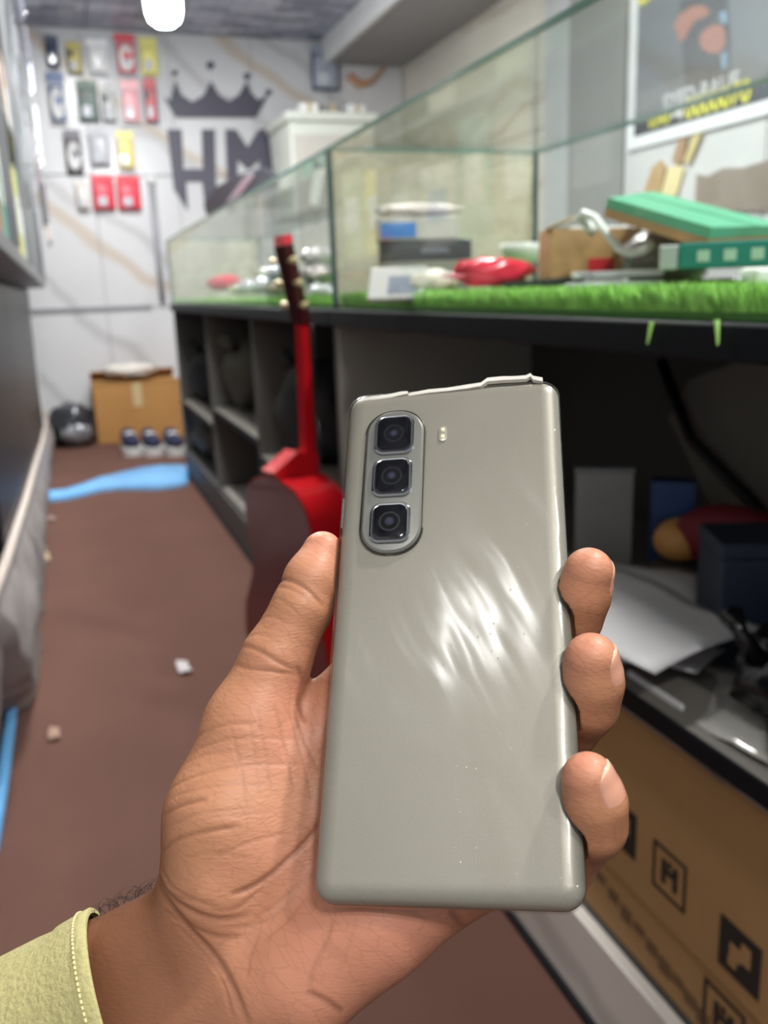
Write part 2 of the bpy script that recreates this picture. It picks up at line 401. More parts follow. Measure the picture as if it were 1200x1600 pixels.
# grass mats (each one a mat of countless blades)
M_grass = mat('green_turf', (170, 222, 118), 0.7, var=0.35, scale=25, spec=0.2)
M_turfbase = mat('turf_backing', (70, 118, 46), 0.9)
def turf(y0, y1, n, label, hmin, hmax):
    t = thing('grass_mat', label, 'grass mat', (0.8, (y0 + y1) / 2, ZT))
    box('backing', (XC + .008, y0, ZT + .001), (XB - .010, y1, ZT + .008), M_turfbase, t, world=True)
    V, Fc = [], []
    for i in range(n):
        f = random.random()
        xx = XC + 0.014 + (XB - XC - 0.03) * (random.random() ** 2.2)
        yy = y0 + .008 + (y1 - y0 - .016) * random.random()
        h = random.uniform(hmin, hmax) * (1.0 if xx > XC + .05 else 1.1); a = random.uniform(0, math.pi); wd = random.uniform(.0012, .0022)
        dx, dy = math.cos(a) * wd, math.sin(a) * wd
        lx, ly = random.uniform(-.010, .010), random.uniform(-.010, .010)
        xt = max(XC + .0075, xx + lx); yt = min(max(y0 + .002, yy + ly), y1 - .002); z = ZT + .006
        k = len(V)
        V += [(xx - dx, yy - dy, z), (xx + dx, yy + dy, z), ((xx + xt) / 2 + dx * .8, (yy + yt) / 2 + dy * .8, z + h * .6), ((xx + xt) / 2 - dx * .8, (yy + yt) / 2 - dy * .8, z + h * .6), (xt, yt, z + h)]
        Fc += [(k, k + 1, k + 2, k + 3), (k + 3, k + 2, k + 4)]
    b = mesh('blades', V, Fc, M_grass, t, True); b['kind'] = 'stuff'; return t
near_turf = turf(0.35, YM - 0.016, 26000, 'green artificial grass mat inside the near glass case', .016, .030)
turf(YM + 0.010, YE - 0.01, 22000, 'green artificial grass mat inside the far glass case', .012, .024)
# two loose blades that hang over the black edge
for i, (px, py) in enumerate(((1120, 500), (1018, 503))):
    p = at(px, py, X=XC - 0.016); V = [p, p + Vector((0, .004, 0)), p + Vector((-.002, -.004 + .008 * i, -.022)), p + Vector((-.002, -.007 + .008 * i, -.021)), p + Vector((.003, 0, 0)), p + Vector((.003, .004, 0))]
    mesh('loose_blade', V, [(0, 1, 2, 3), (4, 0, 3), (5, 1, 2), (4, 5, 1, 0)], M_grass, near_turf, True)

# ------------------------------------------------------------------ the phone's own frame (u right, v down, w away from the camera), metres
T0 = np.array([0.0211, 0.03227, 0.28908])
ex = np.array([0.98127, -0.05189, -0.18993]); ex /= np.linalg.norm(ex)
ey = np.array([-0.03601, 0.88984, -0.483]); ey -= ex * (ex @ ey); ey /= np.linalg.norm(ey)
ew = np.cross(ex, ey)
PW, PH, PT = 0.0755, 0.1738, 0.0082
T0 = T0 - 0.0036 * ew
B = R @ np.stack([ex, ey, ew], 1)            # columns: world directions of u, v, w
ORG = CAM + R @ T0
PM = Matrix.Identity(4)
for i in range(3):
    for j in range(3): PM[i][j] = B[i, j]
    PM[i][3] = ORG[i]
def uvw(px, py, w=0.0):
    d = np.array([(px - 600) / F, (py - 800) / F, 1.0])
    t = (T0 @ ew + w) / (d @ ew); q = d * t - T0
    return np.array([q @ ex, q @ ey, w])

def rrect(hw, hh, r, n=8):
    pts = []
    for cx, cy, a0 in ((hw - r, hh - r, 0), (-hw + r, hh - r, 90), (-hw + r, -hh + r, 180), (hw - r, -hh + r, 270)):
        for k in range(n + 1):
            a = math.radians(a0 + 90 * k / n); pts.append((cx + r * math.cos(a), cy + r * math.sin(a)))
    return pts
def shell(name, hw, hh, r, prof, m, parent, cu=0, cv=0, cap0=True, cap1=True, smooth=True, n=8):
    """rounded-rectangle body: prof is a list of (inset, w)"""
    V, Fc = [], []
    for (d, ww) in prof:
        for (a, b) in rrect(hw - d, hh - d, max(r - d, 0.0004), n): V.append((a + cu, b + cv, ww))
    N = 4 * (n + 1)
    for i in range(len(prof) - 1):
        for k in range(N):
            k2 = (k + 1) % N; Fc.append((i * N + k, i * N + k2, (i + 1) * N + k2, (i + 1) * N + k))
    if cap0: Fc.append(tuple(range(N))[::-1])
    if cap1: Fc.append(tuple((len(prof) - 1) * N + k for k in range(N)))
    o = mesh(name, V, Fc, m, parent, smooth=smooth)
    if smooth:
        md = o.data; bm = bmesh.new(); bm.from_mesh(md); bmesh.ops.recalc_face_normals(bm, faces=bm.faces[:]); bm.to_mesh(md); bm.free()
        md.polygons.foreach_set('use_smooth', [True] * len(md.polygons))
        try: md.set_sharp_from_angle(angle=math.radians(28))
        except Exception: pass
    return o

ph = bpy.data.objects.new('smartphone', None); COL.objects.link(ph); ph.matrix_world = PM; MW[ph.name] = PM
tag(ph, 'silver grey smartphone held back side out, with three square camera lenses', 'smartphone')
def phone_back_mat():
    m = bpy.data.materials.new('champagne_back'); m.use_nodes = True; nt = m.node_tree; b = nt.nodes['Principled BSDF']; L = nt.links.new
    tc = nt.nodes.new('ShaderNodeTexCoord')
    n = nt.nodes.new('ShaderNodeTexNoise'); n.inputs['Scale'].default_value = 24; n.inputs['Detail'].default_value = 3
    L(tc.outputs['Object'], n.inputs['Vector'])
    mx = nt.nodes.new('ShaderNodeMixRGB'); mx.inputs[1].default_value = srgb(142, 138, 126); mx.inputs[2].default_value = srgb(154, 150, 138)
    L(n.outputs['Fac'], mx.inputs[0])
    f = nt.nodes.new('ShaderNodeTexNoise'); f.inputs['Scale'].default_value = 2600; L(tc.outputs['Object'], f.inputs['Vector'])
    m2 = nt.nodes.new('ShaderNodeMixRGB'); m2.blend_type = 'OVERLAY'; m2.inputs[0].default_value = 0.18; L(mx.outputs[0], m2.inputs[1]); L(f.outputs['Fac'], m2.inputs[2])
    L(m2.outputs[0], b.inputs['Base Color'])
    b.inputs['Metallic'].default_value = 0.35; b.inputs['Roughness'].default_value = 0.42
    return m
M_back = phone_back_mat()
def arc(d0, w0, d1, w1, n=7):       # quarter-ellipse from the rim (d0, w0) to the flat face (d1, w1)
    return [(d1 - (d1 - d0) * math.cos(math.pi / 2 * k / n), w0 + (w1 - w0) * math.sin(math.pi / 2 * k / n)) for k in range(n + 1)]
shell('back_panel', PW / 2, PH / 2, 0.0062, arc(0.0, 0.0040, 0.0060, 0.0), M_back, ph, cap0=False)
shell('frame', PW / 2 + .0001, PH / 2 + .0001, 0.0062, [(0.0006, 0.0038), (0.0, 0.0044), (0.0, 0.0056), (0.0006, 0.0062)], mat('phone_frame_metal', (150, 148, 140), 0.25, 0.9, var=0.05), ph, cap0=False, cap1=False)
shell('screen', PW / 2 - .0001, PH / 2 - .0001, 0.0062, [(0.0004, 0.0061), (0.0004, 0.0070), (0.0035, PT)], mat('screen_glass', (8, 8, 10), 0.08, var=0.05), ph, cap0=False)
box('side_button', (-PW / 2 - .0009, -0.045, 0.0042), (-PW / 2 + .0002, -0.033, 0.0058), mat('phone_frame_metal', (150, 148, 140)), ph, 0.0003)

# camera island, laid out from where it sits on the back
ctr = uvw(614, 755); top = uvw(618, 645); bot = uvw(610, 866); lef = uvw(569, 760); rig = uvw(661, 752)
hw = (rig[0] - lef[0]) / 2; hh = (bot[1] - top[1]) / 2; cu, cv = (rig[0] + lef[0]) / 2, (bot[1] + top[1]) / 2
isl = shell('camera_island', hw, hh, hw * 0.92, [(0.0, 0.0002), (0.0, -0.0009), (0.0008, -0.0016), (0.0019, -0.0017)], mat('island_satin', (132, 132, 126), 0.33, 0.55, var=0.05), ph, cu, cv, cap0=False)
isl['label'] = 'raised satin camera island with ridged rim'
# ridged ring round the island
N = 150; pts = rrect(hw + .0003, hh + .0003, hw * .92, 60); P2 = pts
V, Fc = [], []
for i, (a, b) in enumerate(P2):
    k = 1 + (0.012 if i % 2 else 0.0); d = .00035 if i % 2 else 0
    nx, ny = a / hw, b / hh
    L_ = math.hypot(a - max(-0, 0), b) or 1
    V += [(cu + a, cv + b, 0.0), (cu + a * (1 + d / hw), cv + b * (1 + d / hh), -0.0006), (cu + a * .985, cv + b * .993, -0.0011)]
n_ = len(P2)
for i in range(n_):
    j = (i + 1) % n_
    Fc += [(3 * i, 3 * j, 3 * j + 1, 3 * i + 1), (3 * i + 1, 3 * j + 1, 3 * j + 2, 3 * i + 2)]
mesh('ridged_ring', V, Fc, mat('ring_metal', (112, 108, 98), 0.3, 0.9, var=0.05), isl)
M_bez = mat('lens_bezel_chrome', (176, 178, 180), 0.12, 1.0, var=0.03)
M_lg = mat('lens_black_glass', (10, 11, 14), 0.06, var=0.05, coat=0.6)
M_lr = mat('lens_inner_grey', (20, 21, 26), 0.25, var=0.1)
for (l, t_, r_, b_) in ((586, 650, 647, 710), (582, 716, 644, 776), (578, 786, 641, 848)):
    a = uvw((l + r_) / 2, (t_ + b_) / 2, -0.002); e1 = uvw(r_, (t_ + b_) / 2, -0.002); e2 = uvw((l + r_) / 2, b_, -0.002)
    s = (e1[0] - a[0]); s2 = (e2[1] - a[1])
    shell('lens_bezel', s, s2, s * 0.5, [(0.0, -0.0014), (0.0, -0.0026), (0.0005, -0.0031), (0.0009, -0.0030)], M_bez, isl, a[0], a[1], cap0=False)
    shell('lens_glass', s - .0009, s2 - .0009, s * 0.45, [(0.0, -0.0029), (0.0004, -0.00325), (0.0009, -0.0033)], M_lg, isl, a[0], a[1], cap0=False)
    for rr, ww, mm in ((.0037, -.00332, M_lr), (.0030, -.00336, M_lg), (.0016, -.0034, M_lr), (.0010, -.00344, mat('lens_coating', (70, 72, 96), 0.1, 0.5))):
        V = [(a[0] + rr * math.cos(q * math.pi / 14), a[1] + rr * math.sin(q * math.pi / 14), ww) for q in range(28)]
        V += [(x_, y_, ww + 0.0001) for x_, y_, _ in V]
        mesh('lens_element', V, [tuple(range(28))[::-1]] + [(q, (q + 1) % 28, 28 + (q + 1) % 28, 28 + q) for q in range(28)], mm, isl)
# flash slot with two LEDs
a = uvw(692, 678)
fs = shell('flash_slot', .0014, .0032, .0013, [(0.0, 0.0001), (0.0, -0.0004), (.0004, -.0005)], mat('flash_rim', (196, 194, 180), 0.25, 0.6), ph, a[0], a[1], cap0=False)
for dv in (-.0014, .0014):
    shell('flash_led', .0008, .0010, .0007, [(0.0, -0.0004), (0.0003, -0.0009)], mat('flash_yellow', (222, 216, 180), 0.2), fs, a[0], a[1] + dv, cap0=False)

# clear wrap over the back: a bumpy glossy film with ragged upper rim
def film_mat():
    m = bpy.data.materials.new('clear_film'); m.use_nodes = True; nt = m.node_tree; nt.nodes.clear(); L = nt.links.new
    out = nt.nodes.new('ShaderNodeOutputMaterial'); tr = nt.nodes.new('ShaderNodeBsdfTransparent'); tr.inputs[0].default_value = (.97, .97, .96, 1)
    gl = nt.nodes.new('ShaderNodeBsdfGlossy'); gl.inputs['Roughness'].default_value = 0.17
    tc = nt.nodes.new('ShaderNodeTexCoord')
    mp = nt.nodes.new('ShaderNodeMapping'); mp.vector_type = 'TEXTURE'; mp.inputs['Rotation'].default_value = (0, 0, math.radians(-27)); mp.inputs['Scale'].default_value = (1.0, 3.4, 1.0)
    L(tc.outputs['Object'], mp.inputs['Vector'])
    n1 = nt.nodes.new('ShaderNodeTexNoise'); n1.inputs['Scale'].default_value = 60; n1.inputs['Detail'].default_value = 1.5; L(mp.outputs[0], n1.inputs['Vector'])
    bp = nt.nodes.new('ShaderNodeBump'); bp.inputs['Strength'].default_value = 0.34; bp.inputs['Distance'].default_value = 0.004; L(n1.outputs['Fac'], bp.inputs['Height'])
    vo = nt.nodes.new('ShaderNodeTexVoronoi'); vo.inputs['Scale'].default_value = 330; L(tc.outputs['Object'], vo.inputs['Vector'])
    cr = nt.nodes.new('ShaderNodeValToRGB'); cr.color_ramp.elements[0].position = 0.0; cr.color_ramp.elements[0].color = (1, 1, 1, 1); cr.color_ramp.elements[1].position = 0.12; cr.color_ramp.elements[1].color = (0, 0, 0, 1)
    L(vo.outputs['Distance'], cr.inputs[0])
    b2 = nt.nodes.new('ShaderNodeBump'); b2.inputs['Strength'].default_value = 0.25; b2.inputs['Distance'].default_value = 0.0006; L(cr.outputs[0], b2.inputs['Height']); L(bp.outputs[0], b2.inputs['Normal'])
    L(b2.outputs[0], gl.inputs['Normal'])
    fr = schlick(nt, 0.05, 0.9)
    mx = nt.nodes.new('ShaderNodeMixShader'); L(fr, mx.inputs[0]); L(tr.outputs[0], mx.inputs[1]); L(gl.outputs[0], mx.inputs[2]); L(mx.outputs[0], out.inputs[0])
    return m
M_film = film_mat()
shell('clear_film', PW / 2 + .0006, PH / 2 + .0006, 0.0066, [(0.0, 0.0055)] + arc(0.0, 0.0036, 0.0060, -0.00045), M_film, ph, cap0=False)['label'] = 'clear glossy protective wrap, ragged along the top'
M_rag = mat('film_edge_white', (214, 210, 200), 0.3, var=0.15, scale=300)
def rag(name, pxs, wth, hgt):
    V, Fc = [], []
    for i, (px, py) in enumerate(pxs):
        q = uvw(px, py, 0.002)
        j = random.uniform(-.0003, .0003)
        V += [(q[0], q[1] + j, 0.0005), (q[0], q[1] + hgt, 0.0005), (q[0], q[1] + hgt, wth), (q[0], q[1] + j, wth)]
    n = len(pxs)
    for i in range(n - 1):
        for k in range(4): Fc.append((4 * i + k, 4 * i + (k + 1) % 4, 4 * i + 4 + (k + 1) % 4, 4 * i + 4 + k))
    Fc += [(0, 1, 2, 3), (4 * n - 1, 4 * n - 2, 4 * n - 3, 4 * n - 4)]
    return mesh(name, V, Fc, M_rag, ph)
rag('film_lip', [(566, 627), (580, 624), (596, 622), (612, 620), (628, 616), (638, 614)], 0.0024, 0.0014)
rag('film_lip', [(640, 617), (670, 612), (700, 609), (730, 605), (752, 601), (762, 594), (785, 592), (808, 591), (822, 590), (829, 586), (833, 591), (848, 594)], 0.0024, 0.0016)

# ------------------------------------------------------------------ the hand (one continuous surface from an implicit function), units mm in the phone frame
def mm(px, py, w): return uvw(px, py, w / 1000.0) * 1000.0
def rcone(P, a, b, r1, r2):
    a = np.asarray(a, np.float32); ba = np.asarray(b, np.float32) - a; pa = P - a
    h = np.clip((pa @ ba) / (ba @ ba), 0, 1)
    return np.sqrt(((pa - h[..., None] * ba) ** 2).sum(-1)) - (r1 + (r2 - r1) * h)
def ellip(P, c, r, axes=None):
    q = P - np.asarray(c, np.float32)
    if axes is not None: q = q @ np.asarray(axes, np.float32).T
    k0 = np.sqrt(((q / np.asarray(r, np.float32)) ** 2).sum(-1)); 
    return (k0 - 1.0) * min(r)
def smin(a, b, k):
    h = np.clip(0.5 + 0.5 * (b - a) / k, 0, 1); return b + (a - b) * h - k * h * (1 - h)

CH = {   # finger chains: (px, py, w mm, radius mm)
 'index':  [(548, 1095, 25, 11.5), (640, 930, 24, 9.6), (705, 815, 20, 8.4), (742, 745, 17.5, 7.4)],
 'middle': [(622, 1150, 26, 11.5), (852, 1010, 29, 9.4), (899, 966, 11, 8.0), (910, 930, 4.5, 8.2), (920, 894, -1.5, 7.7)],
 'ring':   [(690, 1250, 27, 11.2), (868, 1170, 30, 9.2), (918, 1102, 10, 8.7), (925, 1066, 3.5, 8.8), (924, 1031, -2.5, 8.0)],
 'little': [(745, 1355, 26, 10.6), (880, 1350, 27, 8.6), (929, 1290, 8, 8.4), (929, 1254, 2, 8.4), (919, 1217, -3.5, 7.4)],
}
CH = {k: [(mm(a, b, w_), r_) for a, b, w_, r_ in v] for k, v in CH.items()}
THUMB = [(mm(a, b, w_), r_) for a, b, w_, r_ in [(395, 1135, 17, 15.5), (432, 1030, 11, 11.6), (472, 950, 6.5, 9.9), (488, 905, 5, 9.3), (504, 862, 4.5, 7.0)]]

def hand_sdf(P):
    P = P.astype(np.float32)
    # palm: metacarpals, thenar and hypothenar pads, carpus
    d = rcone(P, mm(345, 1425, 33), CH['index'][0][0], 15, 12)
    for k in ('middle', 'ring', 'little'):
        st = {'middle': (365, 1450, 34), 'ring': (400, 1490, 34), 'little': (430, 1525, 34)}[k]
        d = smin(d, rcone(P, mm(*st), CH[k][0][0], 15, 12), 6)
    d = smin(d, rcone(P, mm(587, 1437, 27), mm(675, 1362, 27), 14.5, 13.5), 9)         # hypothenar
    d = smin(d, rcone(P, mm(478, 1530, 30), mm(587, 1437, 27), 17, 14.5), 9)
    th = rcone(P, mm(348, 1372, 27), mm(358, 1275, 22), 20, 20)
    th = smin(th, rcone(P, mm(358, 1275, 22), THUMB[0][0], 20, 15.5), 5)
    th = smin(th, rcone(P, mm(415, 1330, 27), mm(440, 1190, 23.5), 17, 15), 8)           # thenar pad
    d = smin(d, th, 8)
    t_ = None
    for (a, ra), (b, rb) in zip(THUMB[:-1], THUMB[1:]):
        c = rcone(P, a, b, ra, rb); t_ = c if t_ is None else smin(t_, c, 2.5)
    d = smin(d, t_, 5)
    d = smin(d, rcone(P, mm(440, 1120, 25), mm(525, 1110, 27), 9, 9), 6)               # web of the thumb
    # wrist and forearm
    fo = rcone(P, mm(300, 1468, 38), mm(40, 1608, 49), 19, 23)
    fo = smin(fo, rcone(P, mm(385, 1560, 39), mm(90, 1695, 49), 19, 23), 8)
    fo = smin(fo, rcone(P, mm(40, 1608, 49), mm(-330, 1810, 62), 23, 27), 8)
    fo = smin(fo, rcone(P, mm(90, 1695, 49), mm(-280, 1890, 62), 23, 27), 8)
    d = smin(d, fo, 9)
    out = d
    for k, ch in CH.items():
        f = None
        for (a, ra), (b, rb) in zip(ch[:-1], ch[1:]):
            c = rcone(P, a, b, ra, rb); f = c if f is None else smin(f, c, 3.5)
        out = np.minimum(out, smin(d, f, 5))
    # the phone keeps its own room
    q = np.abs(P - np.array([0, 0, 4.1], np.float32)) - np.array([PW * 500 - 2.2, PH * 500 - 2.2, 4.1 - 2.2], np.float32)
    ph_ = np.sqrt((np.maximum(q, 0) ** 2).sum(-1)) + np.minimum(q.max(-1), 0) - 3.2
    return np.maximum(out, -ph_)

def surface_nets(fn, lo, hi, h, blk=20):
    n = np.ceil((np.array(hi) - lo) / h).astype(int) + 1
    n = ((n + blk - 1) // blk) * blk
    D = np.full(n, 5.0, np.float32)
    nb = n // blk
    g = np.stack(np.meshgrid(*[np.arange(k) for k in nb], indexing='ij'), -1).reshape(-1, 3)
    cc = np.array(lo) + (g * blk + blk / 2) * h
    dc = fn(cc); lim = blk * h * 0.5 * math.sqrt(3) * 1.1 + 2
    loc = np.stack(np.meshgrid(*[np.arange(blk)] * 3, indexing='ij'), -1).reshape(-1, 3)
    for i in range(len(g)):
        s = g[i] * blk
        sl = tuple(slice(s[k], s[k] + blk) for k in range(3))
        if abs(dc[i]) > lim: D[sl] = 5.0 if dc[i] > 0 else -5.0; continue
        D[sl] = fn(np.array(lo) + (loc + s) * h).reshape(blk, blk, blk)
    S = D < 0
    c = [(i, j, k) for i in (0, 1) for j in (0, 1) for k in (0, 1)]
    sub = lambda A, o: A[o[0]:A.shape[0] - 1 + o[0], o[1]:A.shape[1] - 1 + o[1], o[2]:A.shape[2] - 1 + o[2]]
    cnt = sum(sub(S, o).astype(np.int8) for o in c)
    act = (cnt > 0) & (cnt < 8); idx = -np.ones(act.shape, np.int64); cells = np.argwhere(act); idx[act] = np.arange(len(cells))
    acc = np.zeros((len(cells), 3)); num = np.zeros(len(cells))
    val = {o: D[cells[:, 0] + o[0], cells[:, 1] + o[1], cells[:, 2] + o[2]] for o in c}
    for o in c:
        for ax in range(3):
            if o[ax]: continue
            o2 = list(o); o2[ax] = 1; o2 = tuple(o2); a, b = val[o], val[o2]
            x_ = (a < 0) != (b < 0); t_ = np.where(x_, a / np.where(x_, a - b, 1), 0)
            p = np.tile(np.array(o, float), (len(cells), 1)); p[:, ax] += t_
            acc[x_] += p[x_]; num[x_] += 1
    V = np.array(lo) + (cells + acc / num[:, None]) * h
    Q = []
    for ax in range(3):
        a1, a2 = (ax + 1) % 3, (ax + 2) % 3
        sl0 = [slice(1, -1)] * 3; sl0[ax] = slice(0, -1); sl1 = list(sl0); sl1[ax] = slice(1, None)
        s0, s1 = S[tuple(sl0)], S[tuple(sl1)]
        e = np.argwhere(s0 != s1); off = np.array([1, 1, 1]); off[ax] = 0; e = e + off
        inside = S[e[:, 0], e[:, 1], e[:, 2]]
        def cell(d1, d2):
            q = e.copy(); q[:, a1] -= d1; q[:, a2] -= d2; return idx[q[:, 0], q[:, 1], q[:, 2]]
        quad = np.stack([cell(1, 1), cell(0, 1), cell(0, 0), cell(1, 0)], 1)
        quad[~inside] = quad[~inside][:, ::-1]
        Q.append(quad)
    Q = np.concatenate(Q); Q = Q[(Q >= 0).all(1)]
    return V, Q
LO = np.array([-150.0, -50.0, -16.0]); HI = np.array([78.0, 168.0, 84.0])
V, Q = surface_nets(hand_sdf, LO, HI, 0.65)
# normals by finite differences of the implicit function
def grad(P, e=0.6):
    g = np.stack([hand_sdf(P + np.eye(3)[k] * e) - hand_sdf(P - np.eye(3)[k] * e) for k in range(3)], 1)
    return g / (np.linalg.norm(g, axis=1, keepdims=True) + 1e-9)
NR = grad(V)
# skin creases: lines laid on the palm, pressed into the surface
CREASES = [
 ([(236, 1352), (250, 1392), (280, 1430), (315, 1462)], 0.4, 0.6), ([(245, 1350), (275, 1388), (318, 1412), (350, 1420)], 0.3, 0.6), ([(262, 1395), (300, 1408), (340, 1412)], 0.25, 0.5),
 ([(270, 1440), (310, 1490), (340, 1540), (352, 1600)], 0.3, 0.7), ([(410, 1385), (370, 1418), (330, 1425)], 0.3, 0.6), ([(455, 1395), (420, 1430), (380, 1445), (345, 1448)], 0.25, 0.6),
 ([(470, 1400), (440, 1440), (402, 1470)], 0.2, 0.6), ([(400, 1450), (385, 1490), (378, 1530)], 0.2, 0.6), ([(560, 1432), (545, 1480), (520, 1530)], 0.15, 0.6),
 ([(345, 1210), (400, 1196), (450, 1190)], 0.15, 0.45), ([(290, 1200), (340, 1190), (390, 1186)], 0.15, 0.45), ([(275, 1255), (330, 1244), (385, 1236), (430, 1232)], 0.18, 0.45), ([(330, 1290), (380, 1283), (430, 1272)], 0.15, 0.45), ([(300, 1345), (350, 1338), (400, 1345)], 0.15, 0.45),
 ([(405, 1130), (410, 1190), (416, 1260)], 0.15, 0.4), ([(450, 1105), (465, 1150), (478, 1210), (484, 1250)], 0.18, 0.4), ([(395, 1010), (425, 1012), (460, 1030)], 0.2, 0.5), ([(410, 985), (440, 985), (470, 1000)], 0.18, 0.5), ([(425, 960), (455, 962), (485, 985)], 0.15, 0.45),  # (points px, depth mm, half width mm)
 ([(497, 1278), (478, 1305), (450, 1338), (420, 1368), (390, 1388), (362, 1400)], 0.75, 0.75),     # thenar crease
 ([(436, 925), (455, 928), (480, 938), (505, 955), (518, 968)], 0.55, 0.7),                        # thumb joint
 ([(452, 940), (475, 950), (500, 962)], 0.3, 0.6),
 ([(385, 1020), (420, 1035), (450, 1052), (476, 1060)], 0.4, 0.7), ([(372, 1046), (410, 1062), (450, 1066), (474, 1062)], 0.35, 0.7),
 ([(474, 1052), (476, 1075), (470, 1100), (478, 1130)], 0.6, 0.9),
 ([(225, 1348), (245, 1378), (272, 1405), (310, 1428), (345, 1436), (385, 1428)], 0.6, 0.9),       # wrist
 ([(230, 1370), (262, 1410), (292, 1450), (330, 1500), (358, 1550), (378, 1610)], 0.8, 1.1),
 ([(250, 1420), (290, 1445), (330, 1462), (370, 1462)], 0.4, 0.8),
 ([(262, 1276), (300, 1268), (345, 1260)], 0.45, 0.7), ([(248, 1332), (290, 1318), (350, 1306), (390, 1298)], 0.4, 0.7),
 ([(258, 1240), (320, 1224), (400, 1205), (470, 1195)], 0.25, 0.55), ([(300, 1160), (350, 1150), (420, 1143)], 0.25, 0.5),
 ([(310, 1180), (380, 1168), (450, 1160), (490, 1150)], 0.2, 0.5), ([(262, 1300), (330, 1283), (410, 1270)], 0.2, 0.5),
 ([(378, 1150), (392, 1220), (400, 1290)], 0.2, 0.45), ([(440, 1110), (452, 1180), (462, 1240)], 0.25, 0.5), ([(462, 1112), (480, 1165), (497, 1205)], 0.25, 0.5), ([(418, 1120), (425, 1190), (432, 1250)], 0.2, 0.45),
 ([(522, 1436), (508, 1475), (490, 1510), (478, 1545)], 0.3, 0.8), ([(475, 1548), (505, 1566), (522, 1584)], 0.6, 1.0),
 ([(350, 1345), (400, 1320), (450, 1300)], 0.2, 0.5), ([(495, 1350), (455, 1385), (425, 1410), (385, 1440)], 0.25, 0.6),
 ([(700, 1420), (715, 1440), (722, 1452)], 0.6, 1.0),
]
crease = np.zeros(len(V)); disp = np.zeros(len(V))
palmar = np.clip(-NR[:, 2] * 1.6 + 0.25, 0, 1)
for pts, dep, hw_ in CREASES:
    P3 = np.array([mm(a, b, 12)[:2] for a, b in pts]); 
    # fine resampling by Catmull-Rom
    ext = np.vstack([2 * P3[0] - P3[1], P3, 2 * P3[-1] - P3[-2]]); fine = []
    for i in range(1, len(ext) - 2):
        for t_ in np.linspace(0, 1, 8, endpoint=False):
            p0, p1, p2, p3 = ext[i - 1:i + 3]
            fine.append(0.5 * ((2 * p1) + (-p0 + p2) * t_ + (2 * p0 - 5 * p1 + 4 * p2 - p3) * t_ ** 2 + (-p0 + 3 * p1 - 3 * p2 + p3) * t_ ** 3))
    fine.append(ext[-2]); fine = np.array(fine)
    # creases lie on the palm side: sight onto it is shifted a little per depth, so lay them at the depth of the skin
    bb = (V[:, 0] > fine[:, 0].min() - 8) & (V[:, 0] < fine[:, 0].max() + 8) & (V[:, 1] > fine[:, 1].min() - 8) & (V[:, 1] < fine[:, 1].max() + 8) & (palmar > 0) & (V[:, 2] < 34)
    ids = np.where(bb)[0]
    if not len(ids): continue
    a, b = fine[:-1], fine[1:]; best = np.full(len(ids), 1e9); par = np.zeros(len(ids))
    vp = V[ids, :2]
    for i in range(len(a)):
        ba = b[i] - a[i]; h_ = np.clip(((vp - a[i]) @ ba) / (ba @ ba + 1e-9), 0, 1); dd = np.linalg.norm(vp - a[i] - h_[:, None] * ba, axis=1)
        s_ = dd < best; best[s_] = dd[s_]; par[s_] = (i + h_[s_]) / len(a)
    fade = np.clip(np.minimum(par, 1 - par) * 6, 0, 1) ** 0.5
    k = np.exp(-(best / hw_) ** 2) * palmar[ids] * fade
    disp[ids] = np.minimum(disp[ids], -dep * k); crease[ids] = np.maximum(crease[ids], k * min(1, dep * 1.5))
V2 = V + NR * disp[:, None]
wv = (np.array(ORG) + (V2 / 1000.0) @ B.T)
ma_ = bpy.data.meshes.new('person')
ma_.vertices.add(len(wv)); ma_.vertices.foreach_set('co', wv.astype(np.float32).ravel())
ma_.loops.add(Q.size); ma_.loops.foreach_set('vertex_index', Q.astype(np.int32).ravel())
ma_.polygons.add(len(Q)); ma_.polygons.foreach_set('loop_start', np.arange(0, Q.size, 4, dtype=np.int32)); ma_.polygons.foreach_set('loop_total', np.full(len(Q), 4, np.int32))
ma_.update(calc_edges=True); ma_.validate(); ma_.polygons.foreach_set('use_smooth', [True] * len(ma_.polygons))
# skin tone: paler, pinker palm; browner back of the hand and forearm
axis0 = mm(330, 1480, 34); fdir = mm(40, 1640, 46) - axis0; fdir /= np.linalg.norm(fdir)
along = (V - axis0) @ fdir
tone = np.clip(0.30 - NR[:, 2] * 0.85, 0, 1) * np.clip(1 - (along + 18) / 28, 0.18, 1)
pink = np.zeros(len(V))
for (a, b, w_, r_, s_) in ((600, 1440, 14, 30, .9), (500, 1500, 14, 26, .8), (480, 1130, 12, 22, .6), (500, 1350, 14, 22, .6), (505, 850, 0, 12, .6), (915, 880, -6, 10, .6), (915, 1010, -6, 9, .7), (905, 1190, -8, 9, .8)):
    pink = np.maximum(pink, s_ * np.exp(-(np.linalg.norm(V - mm(a, b, w_), axis=1) / r_) ** 2))
for nm, arr in (('tone', tone), ('crease', crease), ('pink', pink)):
    at_ = ma_.attributes.new(nm, 'FLOAT', 'POINT'); at_.data.foreach_set('value', arr.astype(np.float32))
